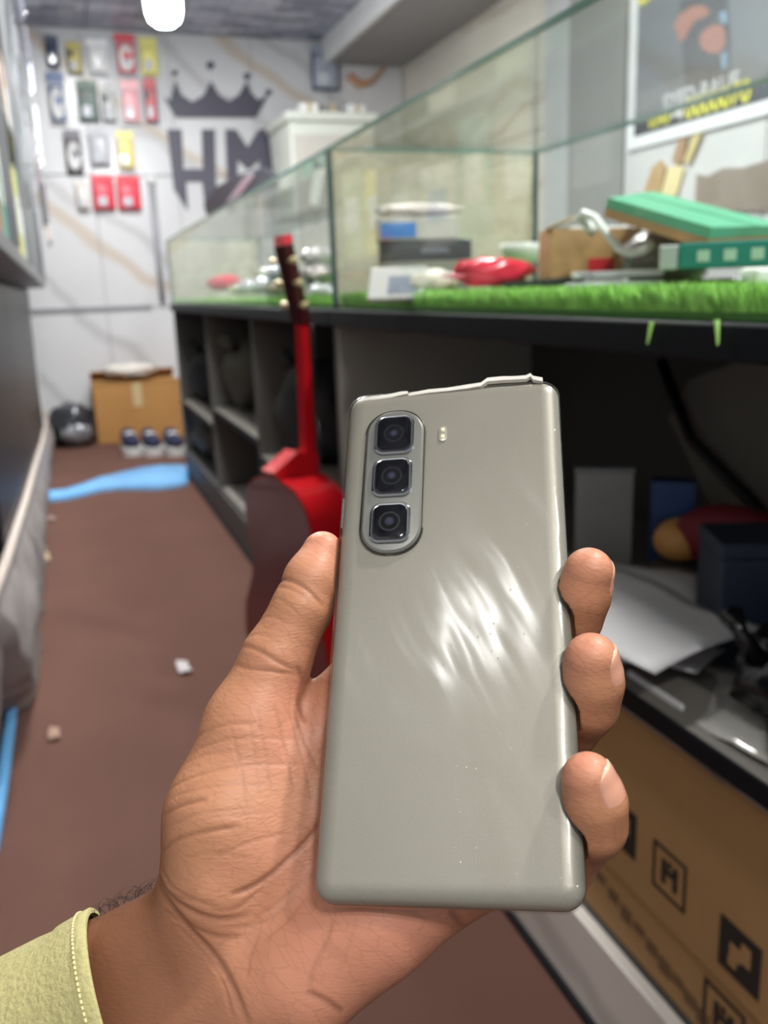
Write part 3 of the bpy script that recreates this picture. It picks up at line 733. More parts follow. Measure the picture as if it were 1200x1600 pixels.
def skin_mat():
    m = bpy.data.materials.new('skin'); m.use_nodes = True; nt = m.node_tree; b = nt.nodes['Principled BSDF']; L = nt.links.new
    def attr(n):
        a = nt.nodes.new('ShaderNodeAttribute'); a.attribute_name = n; return a.outputs['Fac']
    def mix(f, c1, c2, t='MIX'):
        x_ = nt.nodes.new('ShaderNodeMixRGB'); x_.blend_type = t
        for i, c in ((1, c1), (2, c2)):
            if isinstance(c, tuple): x_.inputs[i].default_value = c
            else: L(c, x_.inputs[i])
        if isinstance(f, float): x_.inputs[0].default_value = f
        else: L(f, x_.inputs[0])
        return x_.outputs[0]
    tc = nt.nodes.new('ShaderNodeTexCoord')
    n = nt.nodes.new('ShaderNodeTexNoise'); n.inputs['Scale'].default_value = 55; n.inputs['Detail'].default_value = 5; L(tc.outputs['Object'], n.inputs['Vector'])
    c = mix(attr('tone'), srgb(106, 66, 44), srgb(190, 135, 101))
    c = mix(attr('pink'), c, srgb(214, 144, 120))
    mm1 = nt.nodes.new('ShaderNodeMath'); mm1.operation = 'MULTIPLY'; mm1.inputs[1].default_value = 0.45; L(n.outputs['Fac'], mm1.inputs[0])
    c = mix(mm1.outputs[0], c, srgb(158, 104, 72))
    mm2 = nt.nodes.new('ShaderNodeMath'); mm2.operation = 'MULTIPLY'; mm2.inputs[1].default_value = 0.5; L(attr('crease'), mm2.inputs[0])
    c = mix(mm2.outputs[0], c, srgb(104, 60, 42))
    # fine net of skin lines
    mv = nt.nodes.new('ShaderNodeMapping'); mv.vector_type = 'TEXTURE'; mv.inputs['Rotation'].default_value = (0.2, 0.5, 0.3); mv.inputs['Scale'].default_value = (1.0, 1.0, 0.35); L(tc.outputs['Object'], mv.inputs['Vector'])
    wn = nt.nodes.new('ShaderNodeTexNoise'); wn.inputs['Scale'].default_value = 90; L(mv.outputs[0], wn.inputs['Vector'])
    wa = nt.nodes.new('ShaderNodeVectorMath'); wa.operation = 'MULTIPLY_ADD'; wa.inputs[1].default_value = (.006, .006, .006); L(wn.outputs['Color'], wa.inputs[0]); L(mv.outputs[0], wa.inputs[2])
    vv = nt.nodes.new('ShaderNodeTexVoronoi'); vv.feature = 'DISTANCE_TO_EDGE'; vv.inputs['Scale'].default_value = 105; L(wa.outputs[0], vv.inputs['Vector'])
    vr = nt.nodes.new('ShaderNodeValToRGB'); vr.color_ramp.elements[0].color = (1, 1, 1, 1); vr.color_ramp.elements[1].position = 0.07; vr.color_ramp.elements[1].color = (0, 0, 0, 1); L(vv.outputs['Distance'], vr.inputs[0])
    vm = nt.nodes.new('ShaderNodeMath'); vm.operation = 'MULTIPLY'; vm.inputs[1].default_value = 0.16; L(vr.outputs[0], vm.inputs[0])
    c = mix(vm.outputs[0], c, srgb(110, 66, 46))
    L(c, b.inputs['Base Color'])
    b.inputs['Roughness'].default_value = 0.46; b.inputs['Specular IOR Level'].default_value = 0.35
    b.inputs['Subsurface Weight'].default_value = 0.12; b.inputs['Subsurface Radius'].default_value = (0.006, 0.0025, 0.0012); b.inputs['Subsurface Scale'].default_value = 1.0
    # fine skin lines
    mp = nt.nodes.new('ShaderNodeMapping'); mp.inputs['Rotation'].default_value = (0, 0.3, 0.2); mp.inputs['Scale'].default_value = (1, 1, 3.2); L(tc.outputs['Object'], mp.inputs['Vector'])
    f1 = nt.nodes.new('ShaderNodeTexNoise'); f1.inputs['Scale'].default_value = 420; f1.inputs['Detail'].default_value = 3; L(mp.outputs[0], f1.inputs['Vector'])
    v1 = nt.nodes.new('ShaderNodeTexVoronoi'); v1.feature = 'DISTANCE_TO_EDGE'; v1.inputs['Scale'].default_value = 260; L(mp.outputs[0], v1.inputs['Vector'])
    bp = nt.nodes.new('ShaderNodeBump'); bp.inputs['Strength'].default_value = 0.16; bp.inputs['Distance'].default_value = 0.0006; L(f1.outputs['Fac'], bp.inputs['Height'])
    b2 = nt.nodes.new('ShaderNodeBump'); b2.inputs['Strength'].default_value = 0.12; b2.inputs['Distance'].default_value = 0.001; L(v1.outputs['Distance'], b2.inputs['Height']); L(bp.outputs[0], b2.inputs['Normal'])
    L(b2.outputs[0], b.inputs['Normal'])
    return m
ma_.materials.append(skin_mat())
person = bpy.data.objects.new('person', ma_); COL.objects.link(person); MW['person'] = Matrix.Identity(4)
tag(person, 'person in a khaki sleeve whose left hand, palm up, holds the silver phone', 'person')

# fingernails: curved plates on the back of each fingertip
M_nail = mat('fingernail', (206, 150, 126), 0.28, var=0.06, coat=0.3)
M_niltip = mat('nail_tip', (214, 178, 148), 0.35)
def nail(dip, tip, r, dorsal, ln=11.0, arc_=58, back=0.42, mname='fingernail'):
    a = np.array(dip); b = np.array(tip); d = (b - a) / np.linalg.norm(b - a)
    do = np.array(dorsal, float); do -= d * (do @ d); do /= np.linalg.norm(do); si = np.cross(d, do)
    V, Fc = [], []; nu, nv = 12, 12
    for layer in (0, 1):
        for j in range(nv + 1):
            s_ = j / nv
            for i in range(nu + 1):
                t_ = -1 + 2 * i / nu
                a_ = math.radians(arc_) * t_ * (1 - 0.30 * max(0, s_ - 0.72) / 0.28 * 0.6)
                x_ = (s_ - back) * ln * 1.0
                x_ += -2.0 * (t_ ** 4) * max(0, (s_ - .6) / .4) + 1.6 * (t_ ** 2) * max(0, 1 - s_ * 3)
                # follow the rounded tip: project on the implicit skin
                p = b + d * (x_ - 2.0) + (do * math.cos(a_) + si * math.sin(a_)) * (r + 1.5)
                V.append((p, do * math.cos(a_) + si * math.sin(a_), layer))
    P_ = np.array([v[0] for v in V]); Nn = np.array([v[1] for v in V])
    for _ in range(6): P_ = P_ - Nn * hand_sdf(P_)[:, None] * 0.9
    P_ = P_ + Nn * np.array([(0.38 * (1 - (2 * (q % (nu + 1)) / nu - 1) ** 6) * min(1, 3 * ((q // (nu + 1)) % (nv + 1)) / nv) - 0.05) if v[2] == 0 else -0.6 for q, v in enumerate(V)])[:, None]
    n1 = (nu + 1) * (nv + 1)
    I = lambda i, j, l: l * n1 + j * (nu + 1) + i
    for j in range(nv):
        for i in range(nu):
            Fc.append((I(i, j, 0), I(i + 1, j, 0), I(i + 1, j + 1, 0), I(i, j + 1, 0)))
    edge = [(i, 0) for i in range(nu)] + [(nu, j) for j in range(nv)] + [(i, nv) for i in range(nu, 0, -1)] + [(0, j) for j in range(nv, 0, -1)]
    for q in range(len(edge)):
        e0, e1 = edge[q], edge[(q + 1) % len(edge)]; Fc.append((I(*e0, 0), I(*e0, 1), I(*e1, 1), I(*e1, 0)))
    Wd = np.array(ORG) + (P_ / 1000) @ B.T
    o = mesh('fingernail', Wd, Fc, M_nail, person, smooth=True)
    o.data.materials.append(M_niltip)
    for k, pl in enumerate(o.data.polygons):
        if k < nu * nv and (k // nu) >= nv - 1: pl.material_index = 1
    return o
for k, dor in (('middle', (0.9, -0.25, 0.35)), ('ring', (0.85, -0.35, -0.35)), ('little', (0.75, -0.35, -0.62)), ('index', (0.1, 0, 1))):
    nail(CH[k][-2][0], CH[k][-1][0], CH[k][-1][1], dor)
nail(THUMB[3][0], THUMB[4][0], THUMB[4][1], (-0.75, -0.25, 0.75), 12)

# sleeve: a cloth tube round the forearm with a stitched cuff
M_sleeve = mat('khaki_cloth', (174, 166, 114), 0.85, var=0.10, scale=40, bump=0.25, bscale=500)
A0 = mm(212, 1560, 40); A1 = mm(75, 1638, 46); ax_ = (A1 - A0) / np.linalg.norm(A1 - A0)
def ring_pts(c, nrm, ru, rv, n=48, wob=0.0, seed=0):
    # cross-section: long axis across the forearm in the picture plane, short axis in depth
    up = np.array([0, 0, 1.0]); a = np.cross(up, ax_); a /= np.linalg.norm(a); b = np.cross(ax_, a)
    out = []
    for k in range(n):
        t_ = 2 * math.pi * k / n
        o_ = a * math.cos(t_) * ru + b * math.sin(t_) * rv
        o_ *= 1 + wob * math.sin(3 * t_ + seed) 
        s_ = -(o_ @ nrm) / (ax_ @ nrm); out.append(c + o_ + ax_ * s_)
    return out
A0 = A0 + ax_ * 6; cn = ax_ + np.array([0, 0, -0.38]); cn /= np.linalg.norm(cn)
prof = [(0.0, -1.4), (0.0, 0.0), (0.4, .5), (3.0, .6), (12, .6), (14, .2), (20, .9), (40, 1.8), (70, 2.8), (110, 4.0), (150, 5.0)]
V, Fc = [], []; N = 48
for i, (s_, gr) in enumerate(prof):
    bl_ = min(1, s_ / 60); nr = cn * (1 - bl_) + ax_ * bl_; nr /= np.linalg.norm(nr)
    V += [np.array(ORG) + (p / 1000) @ B.T for p in ring_pts(A0 + ax_ * s_, nr, 31.5 + gr, 27.5 + gr, N, 0.012 if i > 4 else 0.0, i)]
for i in range(len(prof) - 1):
    for k in range(N):
        k2 = (k + 1) % N; Fc.append((i * N + k, i * N + k2, (i + 1) * N + k2, (i + 1) * N + k))
Fc.append(tuple((len(prof) - 1) * N + k for k in range(N)))
slv = mesh('sleeve', V, Fc, M_sleeve, person, smooth=True); slv['label'] = 'khaki cotton shirt sleeve with stitched cuff'
# cuff stitches
bm = bmesh.new()
rp = ring_pts(A0 + ax_ * 4.5, cn, 32.4, 28.4, 120)
for k in range(0, 120):
    a = np.array(rp[k]); b = np.array(rp[(k + 1) % 120]); b = a + (b - a) * 0.6
    aw = Vector(np.array(ORG) + (a / 1000) @ B.T); bw = Vector(np.array(ORG) + (b / 1000) @ B.T)
    vv, ff = tube_vf([aw, bw], 0.00032, 5)
    bvs = [bm.verts.new(v) for v in vv]
    for f in ff:
        try: bm.faces.new([bvs[i] for i in f])
        except Exception: pass
st_ = from_bm('stitching', bm, mat('pale_thread', (224, 214, 160), 0.7), slv); st_['kind'] = 'stuff'
# wrist hair
V, Fc = [], []
for i in range(70):
    s_ = random.random()
    px = 240 - 100 * s_ + random.uniform(-14, 26); py = 1330 + 100 * s_ + random.uniform(-10, 40)
    p = mm(px, py, 34)
    for _ in range(12):
        g = grad(p[None])[0]; p = p - g * float(hand_sdf(p[None])[0])
    g = grad(p[None])[0]
    if g[2] < -0.75: continue
    ln = random.uniform(4, 9); sd = np.array([-0.5, -0.6, 0.0]) + np.array([random.uniform(-.4, .4), random.uniform(-.5, .2), random.uniform(-.3, .3)])
    sd -= g * (sd @ g); sd /= np.linalg.norm(sd) + 1e-6
    pts = [p - g * .3, p + g * ln * .25 + sd * ln * .3, p + g * ln * .38 + sd * ln * .7, p + g * ln * .40 + sd * ln * 1.1]
    vv, ff = tube_vf([Vector(np.array(ORG) + (q / 1000) @ B.T) for q in pts], [0.00007, .00006, .00005, .00003], 4)
    k = len(V); V += vv; Fc += [tuple(k + q for q in f) for f in ff]
hr = mesh('arm_hair', V, Fc, mat('dark_hair', (26, 20, 18), 0.5), person); hr['kind'] = 'stuff'

# ================================================================== things in the shop
# ---- crown and letters on the back wall
YL = YW - 0.010
M_logo = mat('logo_vinyl', (74, 72, 86), 0.4, var=0.15, scale=6)
lg = thing('wall_logo', 'dark grey crown and letters HM shaped as a shield on the back wall', 'logo', at(340, 250, Y=YL))
pl = lambda pts: [at(a, b, Y=YL) for a, b in pts]
prism('crown', pl([(255, 150), (266, 157), (274, 124), (284, 148), (300, 159), (317, 150), (330, 126), (342, 148), (358, 158), (373, 148), (386, 126), (393, 146), (404, 156), (419, 147), (409, 168), (400, 184), (275, 184), (264, 166)]), 0.008, M_logo, lg, True)
for (a, b, r_) in ((273, 114, 5), (329, 102, 6.5), (386, 119, 5.5), (420, 144, 5)):
    prism('crown_ball', pl([(a + r_ * math.cos(k * math.pi / 8), b + r_ * math.sin(k * math.pi / 8)) for k in range(16)]), 0.008, M_logo, lg, True)
prism('letter_h', pl([(261, 202), (284, 202), (287, 264), (317, 264), (315, 202), (336, 202), (338, 306), (322, 334), (316, 284), (291, 284), (294, 330), (272, 296)]), 0.008, M_logo, lg, True)
prism('letter_m', pl([(352, 202), (369, 202), (387, 230), (404, 202), (419, 202), (428, 282), (411, 302), (405, 250), (388, 266), (371, 250), (372, 320), (357, 338)]), 0.008, M_logo, lg, True)

# ---- accessory packs hanging on the back wall
def pack(l, t_, r_, b_, label, cols, style):
    Y = YW - 0.05
    P0 = at(l, t_, Y=Y); P1 = at(r_, b_, Y=Y); cx = (P0.x + P1.x) / 2; wd = abs(P1.x - P0.x) * 1.08; hgt = abs(P0.z - P1.z)
    zt = max(P0.z, P1.z)
    t = thing('accessory_pack', label, 'accessory pack', (cx, Y, zt), (math.radians(3), 0, math.radians(random.uniform(-5, 5))), 'accessory packs on the back wall')
    c1, c2 = cols
    nm = 'pack_%d_%d_%d' % c1; nm2 = 'pack_%d_%d_%d' % c2
    m1 = mat(nm, c1, 0.4, var=0.12, scale=14); m2 = mat(nm2, c2, 0.35, var=0.12, scale=14)
    box('backing_card', (-wd / 2, 0.0, -hgt), (wd / 2, 0.006, 0), m1, t, 0.002)
    box('header', (-wd / 2, -0.006, -hgt * 0.2), (wd / 2, 0.0, 0), m2 if style != 'plain' else m1, t, 0.001)
    if style in ('blister', 'cable', 'plain'):
        box('blister', (-wd * .42, -0.034, -hgt * .95), (wd * .42, -0.001, -hgt * .24), m2 if style != 'plain' else m1, t, 0.012, smooth=True)
    if style == 'case':
        box('case_shell', (-wd * .4, -0.016, -hgt * .96), (wd * .4, -0.001, -hgt * .22), m2, t, 0.007)
        box('lens_cutout', (-wd * .32, -0.019, -hgt * .46), (-wd * .02, -0.0165, -hgt * .28), M_blackp, t, 0.001)
    if style == 'cable':
        for k in range(3):
            q = [(math.cos(a) * wd * (.2 + .06 * k), -0.040 - .004 * k, -hgt * .6 + math.sin(a) * hgt * (.2 + .05 * k)) for a in np.linspace(0.4, 2 * math.pi, 16)]
            tube('cable_coil', q, 0.006, M_white, t, 6)
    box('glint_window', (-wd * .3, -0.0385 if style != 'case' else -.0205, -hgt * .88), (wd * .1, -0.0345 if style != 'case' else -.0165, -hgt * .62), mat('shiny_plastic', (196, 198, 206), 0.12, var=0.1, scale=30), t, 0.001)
    tube('hook', [(0, 0.045, -0.005), (0, -0.04, -0.012), (0, -0.045, 0.004)], 0.0025, M_chrome, t, 6)
PK = [
 (70, 55, 94, 106, 'dark navy accessory pack, top row next to the shelf', ((44, 56, 84), (52, 66, 96)), 'plain'),
 (102, 65, 130, 116, 'dark brown accessory pack with yellow corner, top row', ((66, 58, 60), (190, 176, 96)), 'case'),
 (134, 60, 171, 118, 'white earphone pack in the middle of the top row', ((196, 196, 200), (226, 226, 228)), 'cable'),
 (178, 52, 214, 118, 'white cable pack with red header, top row', ((178, 178, 184), (214, 70, 84)), 'cable'),
 (217, 58, 248, 118, 'pale yellow accessory pack at the right end of the top row', ((226, 218, 130), (232, 222, 150)), 'plain'),
 (72, 112, 106, 195, 'white cable pack with blue header, second row next to the shelf', ((205, 205, 205), (70, 92, 140)), 'cable'),
 (119, 125, 156, 190, 'black and dark green phone case pack, second row', ((70, 70, 74), (40, 78, 62)), 'case'),
 (157, 133, 182, 190, 'dark grey pack with white strip, second row', ((72, 74, 82), (196, 196, 196)), 'case'),
 (187, 124, 221, 193, 'pink phone case pack, second row', ((214, 200, 200), (232, 166, 172)), 'blister'),
 (223, 122, 248, 192, 'red, navy and white pack at the right end of the second row', ((66, 66, 90), (192, 62, 72)), 'case'),
 (99, 203, 131, 272, 'black earphone pack with white plug, third row', ((60, 54, 60), (100, 96, 102)), 'cable'),
 (137, 200, 173, 260, 'silver grey accessory pack, third row', ((168, 168, 172), (186, 186, 192)), 'blister'),
 (181, 204, 212, 266, 'yellow phone case pack, third row', ((206, 200, 190), (228, 214, 120)), 'blister'),
 (117, 280, 141, 328, 'narrow white pack, bottom row', ((220, 214, 208), (226, 222, 218)), 'plain'),
 (143, 273, 181, 328, 'bright red pack in the bottom row, beside the narrow white pack', ((206, 44, 62), (222, 66, 84)), 'blister'),
 (182, 275, 221, 328, 'bright red pack at the right end of the bottom row', ((206, 44, 62), (222, 66, 84)), 'blister'),
]
for p in PK: pack(*p)
pack(487, 68, 530, 142, 'blue grey accessory pack high on the wall right of the crown', ((70, 76, 96), (150, 156, 172)), 'blister')
# grey rod hanging on the wall
q0 = at(236, 282, Y=YW - .03); q1 = at(254, 470, Y=YW - .03)
t = thing('hanging_rod', 'grey plastic rod hanging upright on the back wall right of the red packs', 'rod', (q0.x, q0.y, q0.z))
tube('rod', [q0, q0 * .5 + q1 * .5, q1], 0.022, mat('rod_grey', (158, 158, 164), 0.4), t, 10, True)
tube('cap', [q0 + Vector((0, 0, .03)), q0 + Vector((0, 0, -.02))], 0.03, M_white, t, 10, True)
# brown bracket / cable at upper right of the back wall
q = [at(a, b, Y=YW - .03) for a, b in ((545, 118), (560, 132), (580, 128), (598, 108), (604, 98))]
o = tube('wall_cable', q, [0.03, .028, .016, .012, .01], mat('tan_plastic', (190, 140, 104), 0.6), seg=10); tag(o, 'tan bent cable on the wall under the soffit', 'cable')

# white tall cabinet behind the far counter
p0 = at(446, 172, Y=6.2); p1 = at(592, 172, Y=6.2)
t = thing('white_cabinet', 'tall white cabinet standing behind the far end of the glass case', 'cabinet', ((p0.x + p1.x) / 2, 6.45, 0))
hw = (p1.x - p0.x) / 2 - .03
box('body', (-hw, -0.22, 0), (hw, 0.36, p0.z - .06), mat('cabinet_white', (214, 218, 208), 0.45, var=.04), t, 0.006)
box('lid', (-hw - .025, -0.25, p0.z - .058), (hw + .025, 0.38, p0.z), mat('cabinet_white', (214, 218, 208)), t, 0.012)
box('door', (-hw + .02, -0.238, 0.1), (hw - .02, -0.221, p0.z - .14), mat('cabinet_door', (196, 192, 184), 0.45, var=.05), t, 0.004)
box('handle', (hw - .1, -0.26, 1.3), (hw - .07, -0.239, 1.5), M_steel, t, 0.004)
for k, (px, wd) in enumerate(((480, .12), (515, .14), (552, .12))):
    c = at(px, 166, Y=6.3); z = p0.z
    t = thing('small_carton', ['small white carton at the left end on top of the white cabinet', 'small grey carton in the middle on top of the white cabinet', 'small white carton at the right end on top of the white cabinet'][k], 'carton', (c.x, 6.3, z), (0, 0, .1 * k))
    box('body', (-wd / 2, -.06, 0.0005), (wd / 2, .06, .055), [M_white, M_grey, M_white][k], t, .002)
    box('tape', (-.015, -.061, .0), (.015, .061, .0562), mat('tape_tan', (190, 170, 130), .3), t)

# ---- black screen leaning on the far glass case
a = at(322, 336, Y=4.35); b = at(424, 300, Y=3.3); c = at(424, 262, Y=3.3); d = at(322, 300, Y=4.35)
px0 = 0.90
t = thing('dark_monitor', 'black glossy flat screen standing on top of the far glass case', 'screen', (0.95, 3.75, ZG + .002), (0, 0, 0))
def mon(l, fr):  # quadrilateral seen in the picture, standing on the rear of the case
    pts = [at(px, py, X=0.95) for px, py in fr]
    return pts
out = [at(px, py, X=0.95) for px, py in ((318, 318), (338, 292), (368, 275), (408, 262), (425, 272), (428, 292), (400, 300), (360, 318), (322, 336))]
prism('panel', [Vector((p.x, p.y, max(p.z, ZG + .012))) for p in out], 0.03, mat('monitor_black', (26, 28, 38), .55, var=.1), t, True, (1, 0, 0))
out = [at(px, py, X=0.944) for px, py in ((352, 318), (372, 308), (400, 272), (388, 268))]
prism('painted_glare', [Vector((p.x, p.y, max(p.z, ZG + .014))) for p in out], 0.005, mat('painted_glare_grey', (96, 96, 104), 0.2), t, True, (1, 0, 0))  # grey strip painted as a reflection on the screen
box('stand', (-.03, -.3, -.001), (.08, .3, .010), M_blackp, t, .002)

# ---- poster on the right wall
XP = XW - 0.012
t = thing('wall_poster', 'white framed poster of a man with white and yellow lettering on the right wall', 'poster', at(1080, 100, X=XP))
zb = at(982, 236, X=XP).z; yl_ = at(981, 222, X=XP).y; zt_ = 2.5; yr_ = 2.05
box('frame', (XP - .004, yr_, zb), (XP + .010, yl_, zt_), mat('poster_white', (224, 226, 230), 0.4, var=.03), t, .001, world=True)
box('print', (XP - .006, yr_ + .06, zb + .055), (XP - .0045, yl_ - .06, zt_ - .07), mat('poster_grey', (98, 104, 112), 0.35, var=.25, scale=1.5), t, world=True)
box('print_band', (XP - .008, yr_ + .06, zb + .055), (XP - .0065, yl_ - .06, zb + .125), mat('poster_navy', (50, 54, 66), 0.35, var=.1), t, world=True)
def poster_poly(name, pts, m, dx):
    prism(name, [at(a, b, X=XP - dx) for a, b in pts], 0.001, m, t, True, (1, 0, 0))
poster_poly('printed_jacket', [(1062, 0), (1135, -10), (1140, 60), (1138, 128), (1072, 150), (1066, 80)], mat('poster_jacket', (64, 66, 76), .4, var=.2), .0085)
poster_poly('printed_hand', [(1052, 40), (1060, 24), (1080, 10), (1098, 8), (1110, 18), (1100, 28), (1086, 32), (1078, 45), (1070, 60), (1062, 68), (1058, 52)], mat('poster_skin', (160, 108, 94), .45, var=.1), .0105)
poster_poly('printed_hand', [(1092, 56), (1104, 44), (1118, 38), (1130, 42), (1134, 58), (1132, 72), (1122, 84), (1104, 82), (1094, 72)], mat('poster_skin', (160, 108, 94)), .0105)
poster_poly('printed_strap', [(1124, 20), (1134, 16), (1137, 34), (1126, 38)], mat('poster_blue', (120, 150, 176), .45), .0105)
poster_poly('printed_strap', [(1126, 84), (1136, 80), (1136, 106), (1128, 110)], mat('poster_blue', (120, 150, 176)), .0105)
poster_poly('printed_patch', [(996, 0), (1010, -8), (1020, -6), (1002, 10)], mat('poster_yellow', (214, 206, 70), .45), .0105)
def ptext(s, px0, py0, px1, py1, rgb, name):
    a = at(px0, py0, X=XP - .0095); b = at(px1, py1, X=XP - .0095); L_ = abs(a.y - b.y)
    o = text_obj(name, s, 1.0, mat('ink_%d_%d_%d' % rgb, rgb, .5), t, Matrix.Identity(4))
    xsz = max(v.co.x for v in o.data.vertices) - min(v.co.x for v in o.data.vertices); k = L_ / xsz
    c = (a + b) / 2
    Mx = Matrix(((0, 0, -1, XP - .0098), (-k, 0, 0, c.y), (0, k * 1.0, 0, min(a.z, b.z)), (0, 0, 0, 1)))
    inv = MW[t.name].inverted(); o.data.transform(inv @ Mx)
ptext('SYED RAUF', 1036, 168, 1154, 138, (212, 214, 218), 'poster_name')
ptext('0345', 1014, 200, 1046, 190, (216, 212, 70), 'poster_number')
ptext('-4', 1048, 190, 1066, 184, (214, 214, 210), 'poster_number')
ptext('0000070', 1070, 184, 1172, 156, (216, 212, 70), 'poster_number')
# thing under the poster: grey brown painted reflection of cloth and golden ornament
o = prism('painted_reflection', [at(a, b, X=XP) for a, b in ((1085, 330), (1088, 272), (1105, 276), (1130, 262), (1160, 262), (1200, 250), (1260, 240), (1260, 330))], 0.008, mat('reflection_brown', (138, 126, 116), .7, var=.25, scale=5), None, True, (1, 0, 0)); tag(o, 'grey brown painted reflection of cloth on the wall below the poster', 'painted reflection')
t = thing('wall_ornament', 'cream and gold leaf ornament on the wall below the poster', 'ornament', at(1040, 270, X=XP))
for k, pts in enumerate((((1004, 306), (1018, 262), (1032, 250), (1040, 262), (1030, 306)), ((1032, 306), (1044, 262), (1062, 258), (1068, 264), (1056, 306)), ((1050, 250), (1060, 218), (1074, 214), (1066, 252), (1056, 260)), ((1068, 252), (1082, 212), (1096, 208), (1076, 256)))):
    prism('leaf', [at(a, b, X=XP - .002 * k) for a, b in pts], 0.008, mat(['leaf_tan', 'leaf_cream', 'leaf_brown', 'leaf_gold'][k], [(178, 146, 104), (222, 206, 158), (158, 128, 96), (196, 180, 130)][k], .6), t, True, (1, 0, 0))

# ---- contents of the near glass case
ZB = ZT + 0.014
def boxthing(name, label, cat, px, Y, z, w_, d_, h_, m, rz=0.0, rx=0.0, ry=0.0, extra=None, group=None, bevel=.002):
    c = at(px, 450, Y=Y)
    face = -math.atan2(c.x, c.y)
    t = thing(name, label, cat, (c.x, Y, z), (rx, ry, face + rz), group)
    box('body', (-w_ / 2, -d_ / 2, 0), (w_ / 2, d_ / 2, h_), m, t, bevel)
    if extra: extra(t, w_, d_, h_)
    return t
def lidded(m2, frac=.35):
    def f(t, w_, d_, h_): box('lid', (-w_ / 2 - .001, -d_ / 2 - .001, h_ * (1 - frac)), (w_ / 2 + .001, d_ / 2 + .001, h_ + .001), m2, t, .001)
    return f
def front_label(m2, x0, x1, z0=.1, z1=.9):
    def f(t, w_, d_, h_): box('label', (w_ * (x0 - .5), -d_ / 2 - .0012, h_ * z0), (w_ * (x1 - .5), -d_ / 2 - .0002, h_ * z1), m2, t)
    return f
M_blue = mat('label_blue', (34, 122, 206), .4); M_pinkw = mat('pinkish_white', (222, 210, 204), .5); M_greyd = mat('dark_grey_box', (60, 62, 66), .35, var=.15)
M_red = mat('red_print', (196, 40, 52), .4)
boxthing('phone_box', 'grey phone box at the bottom of the stack in the near case', 'box', 662, 1.74, ZB, .165, .09, .075, mat('mid_grey_box', (126, 122, 116), .5), .10, extra=lidded(mat('mid_grey_lid', (150, 146, 138), .5)))
boxthing('phone_box', 'black glossy flat box with silver trim, middle of the stack', 'box', 664, 1.74, ZB + .0775, .18, .09, .038, M_greyd, .06, extra=front_label(M_chrome, .45, .75, .35, .6))
boxthing('phone_box', 'white and grey box with a bright blue label on the stack', 'box', 652, 1.74, ZB + .1165, .155, .08, .043, mat('box_offwhite', (190, 186, 180), .5), .16, extra=front_label(M_blue, .02, .46, .1, .75))
t = thing('plastic_sachet', 'pale pink crumpled sachet on top of the blue labelled box', 'sachet', (at(655, 330, Y=1.74).x, 1.74, ZB + .172))
lump('pouch', (0, 0, 0.002), (.085, .035, .012), M_pinkw, t, 3, .3, 3); box('seal', (-.09, -.02, -.002), (-.075, .02, .002), M_white, t, .001)
boxthing('card_pack', 'white card pack with clear window leaning at the left of the case', 'card pack', 618, 1.50, ZB + .006, .10, .012, .062, mat('card_white', (214, 214, 210), .35), -.25, -.55, extra=front_label(mat('clear_window', (150, 158, 172), .1, var=.3, scale=60), .35, .9, .15, .7))
t = thing('paper_pack', 'cream paper packet lying beside the white card pack', 'packet', at(668, 440, Y=1.52))
lump('pouch', (0, 0, -.002), (.05, .05, .022), mat('cream_paper', (216, 210, 194), .5), t, 5, .25, 3); box('fold', (.02, -.03, .010), (.05, .03, .014), M_white, t, .001)
t = thing('red_packet', 'crumpled red plastic packet in the near glass case', 'packet', at(770, 425, Y=1.42))
lump('pouch', (0, 0, 0), (.068, .04, .022), mat('red_film', (218, 54, 74), .2, var=.3, scale=20), t, 8, .35, 3.2); box('seal', (-.085, -.02, -.006), (-.060, .02, -.002), mat('pink_film', (232, 130, 150), .2), t, .001)
boxthing('black_tray', 'thin black tray next to the red packet', 'tray', 848, 1.34, ZB + .018, .125, .08, .010, M_blackp, .05, 0, -.05, extra=lambda t, a, b, c: box('rim', (-a / 2, -b / 2, c), (a / 2, -b / 2 + .006, c + .004), M_greyd, t))
boxthing('flat_packet', 'long white flat packet lying under the black tray', 'packet', 790, 1.36, ZB + .003, .21, .08, .013, M_white, .03, extra=front_label(mat('clear_window', (150, 158, 172)), .5, .8))
boxthing('flat_packet', 'clear plastic packet in front of the brown carton', 'packet', 960, 1.10, ZB + .003, .13, .06, .020, mat('milky_plastic', (196, 198, 200), .15, var=.15, scale=40), -.05, .03, extra=lidded(mat('shiny_plastic', (214, 216, 222)), .3))
t = thing('white_bowl', 'small white bowl at the back of the near glass case', 'bowl', at(815, 392, Y=1.72))
lathe('bowl', [(.018, -.03), (.03, -.022), (.042, 0.0), (.046, .014), (.043, .014), (.038, .0), (.02, -.016)], mat('bowl_white', (230, 230, 228), .3), t); lathe('foot', [(.019, -.045), (.02, -.03)], mat('pink_foot', (206, 168, 164), .4), t, 16)
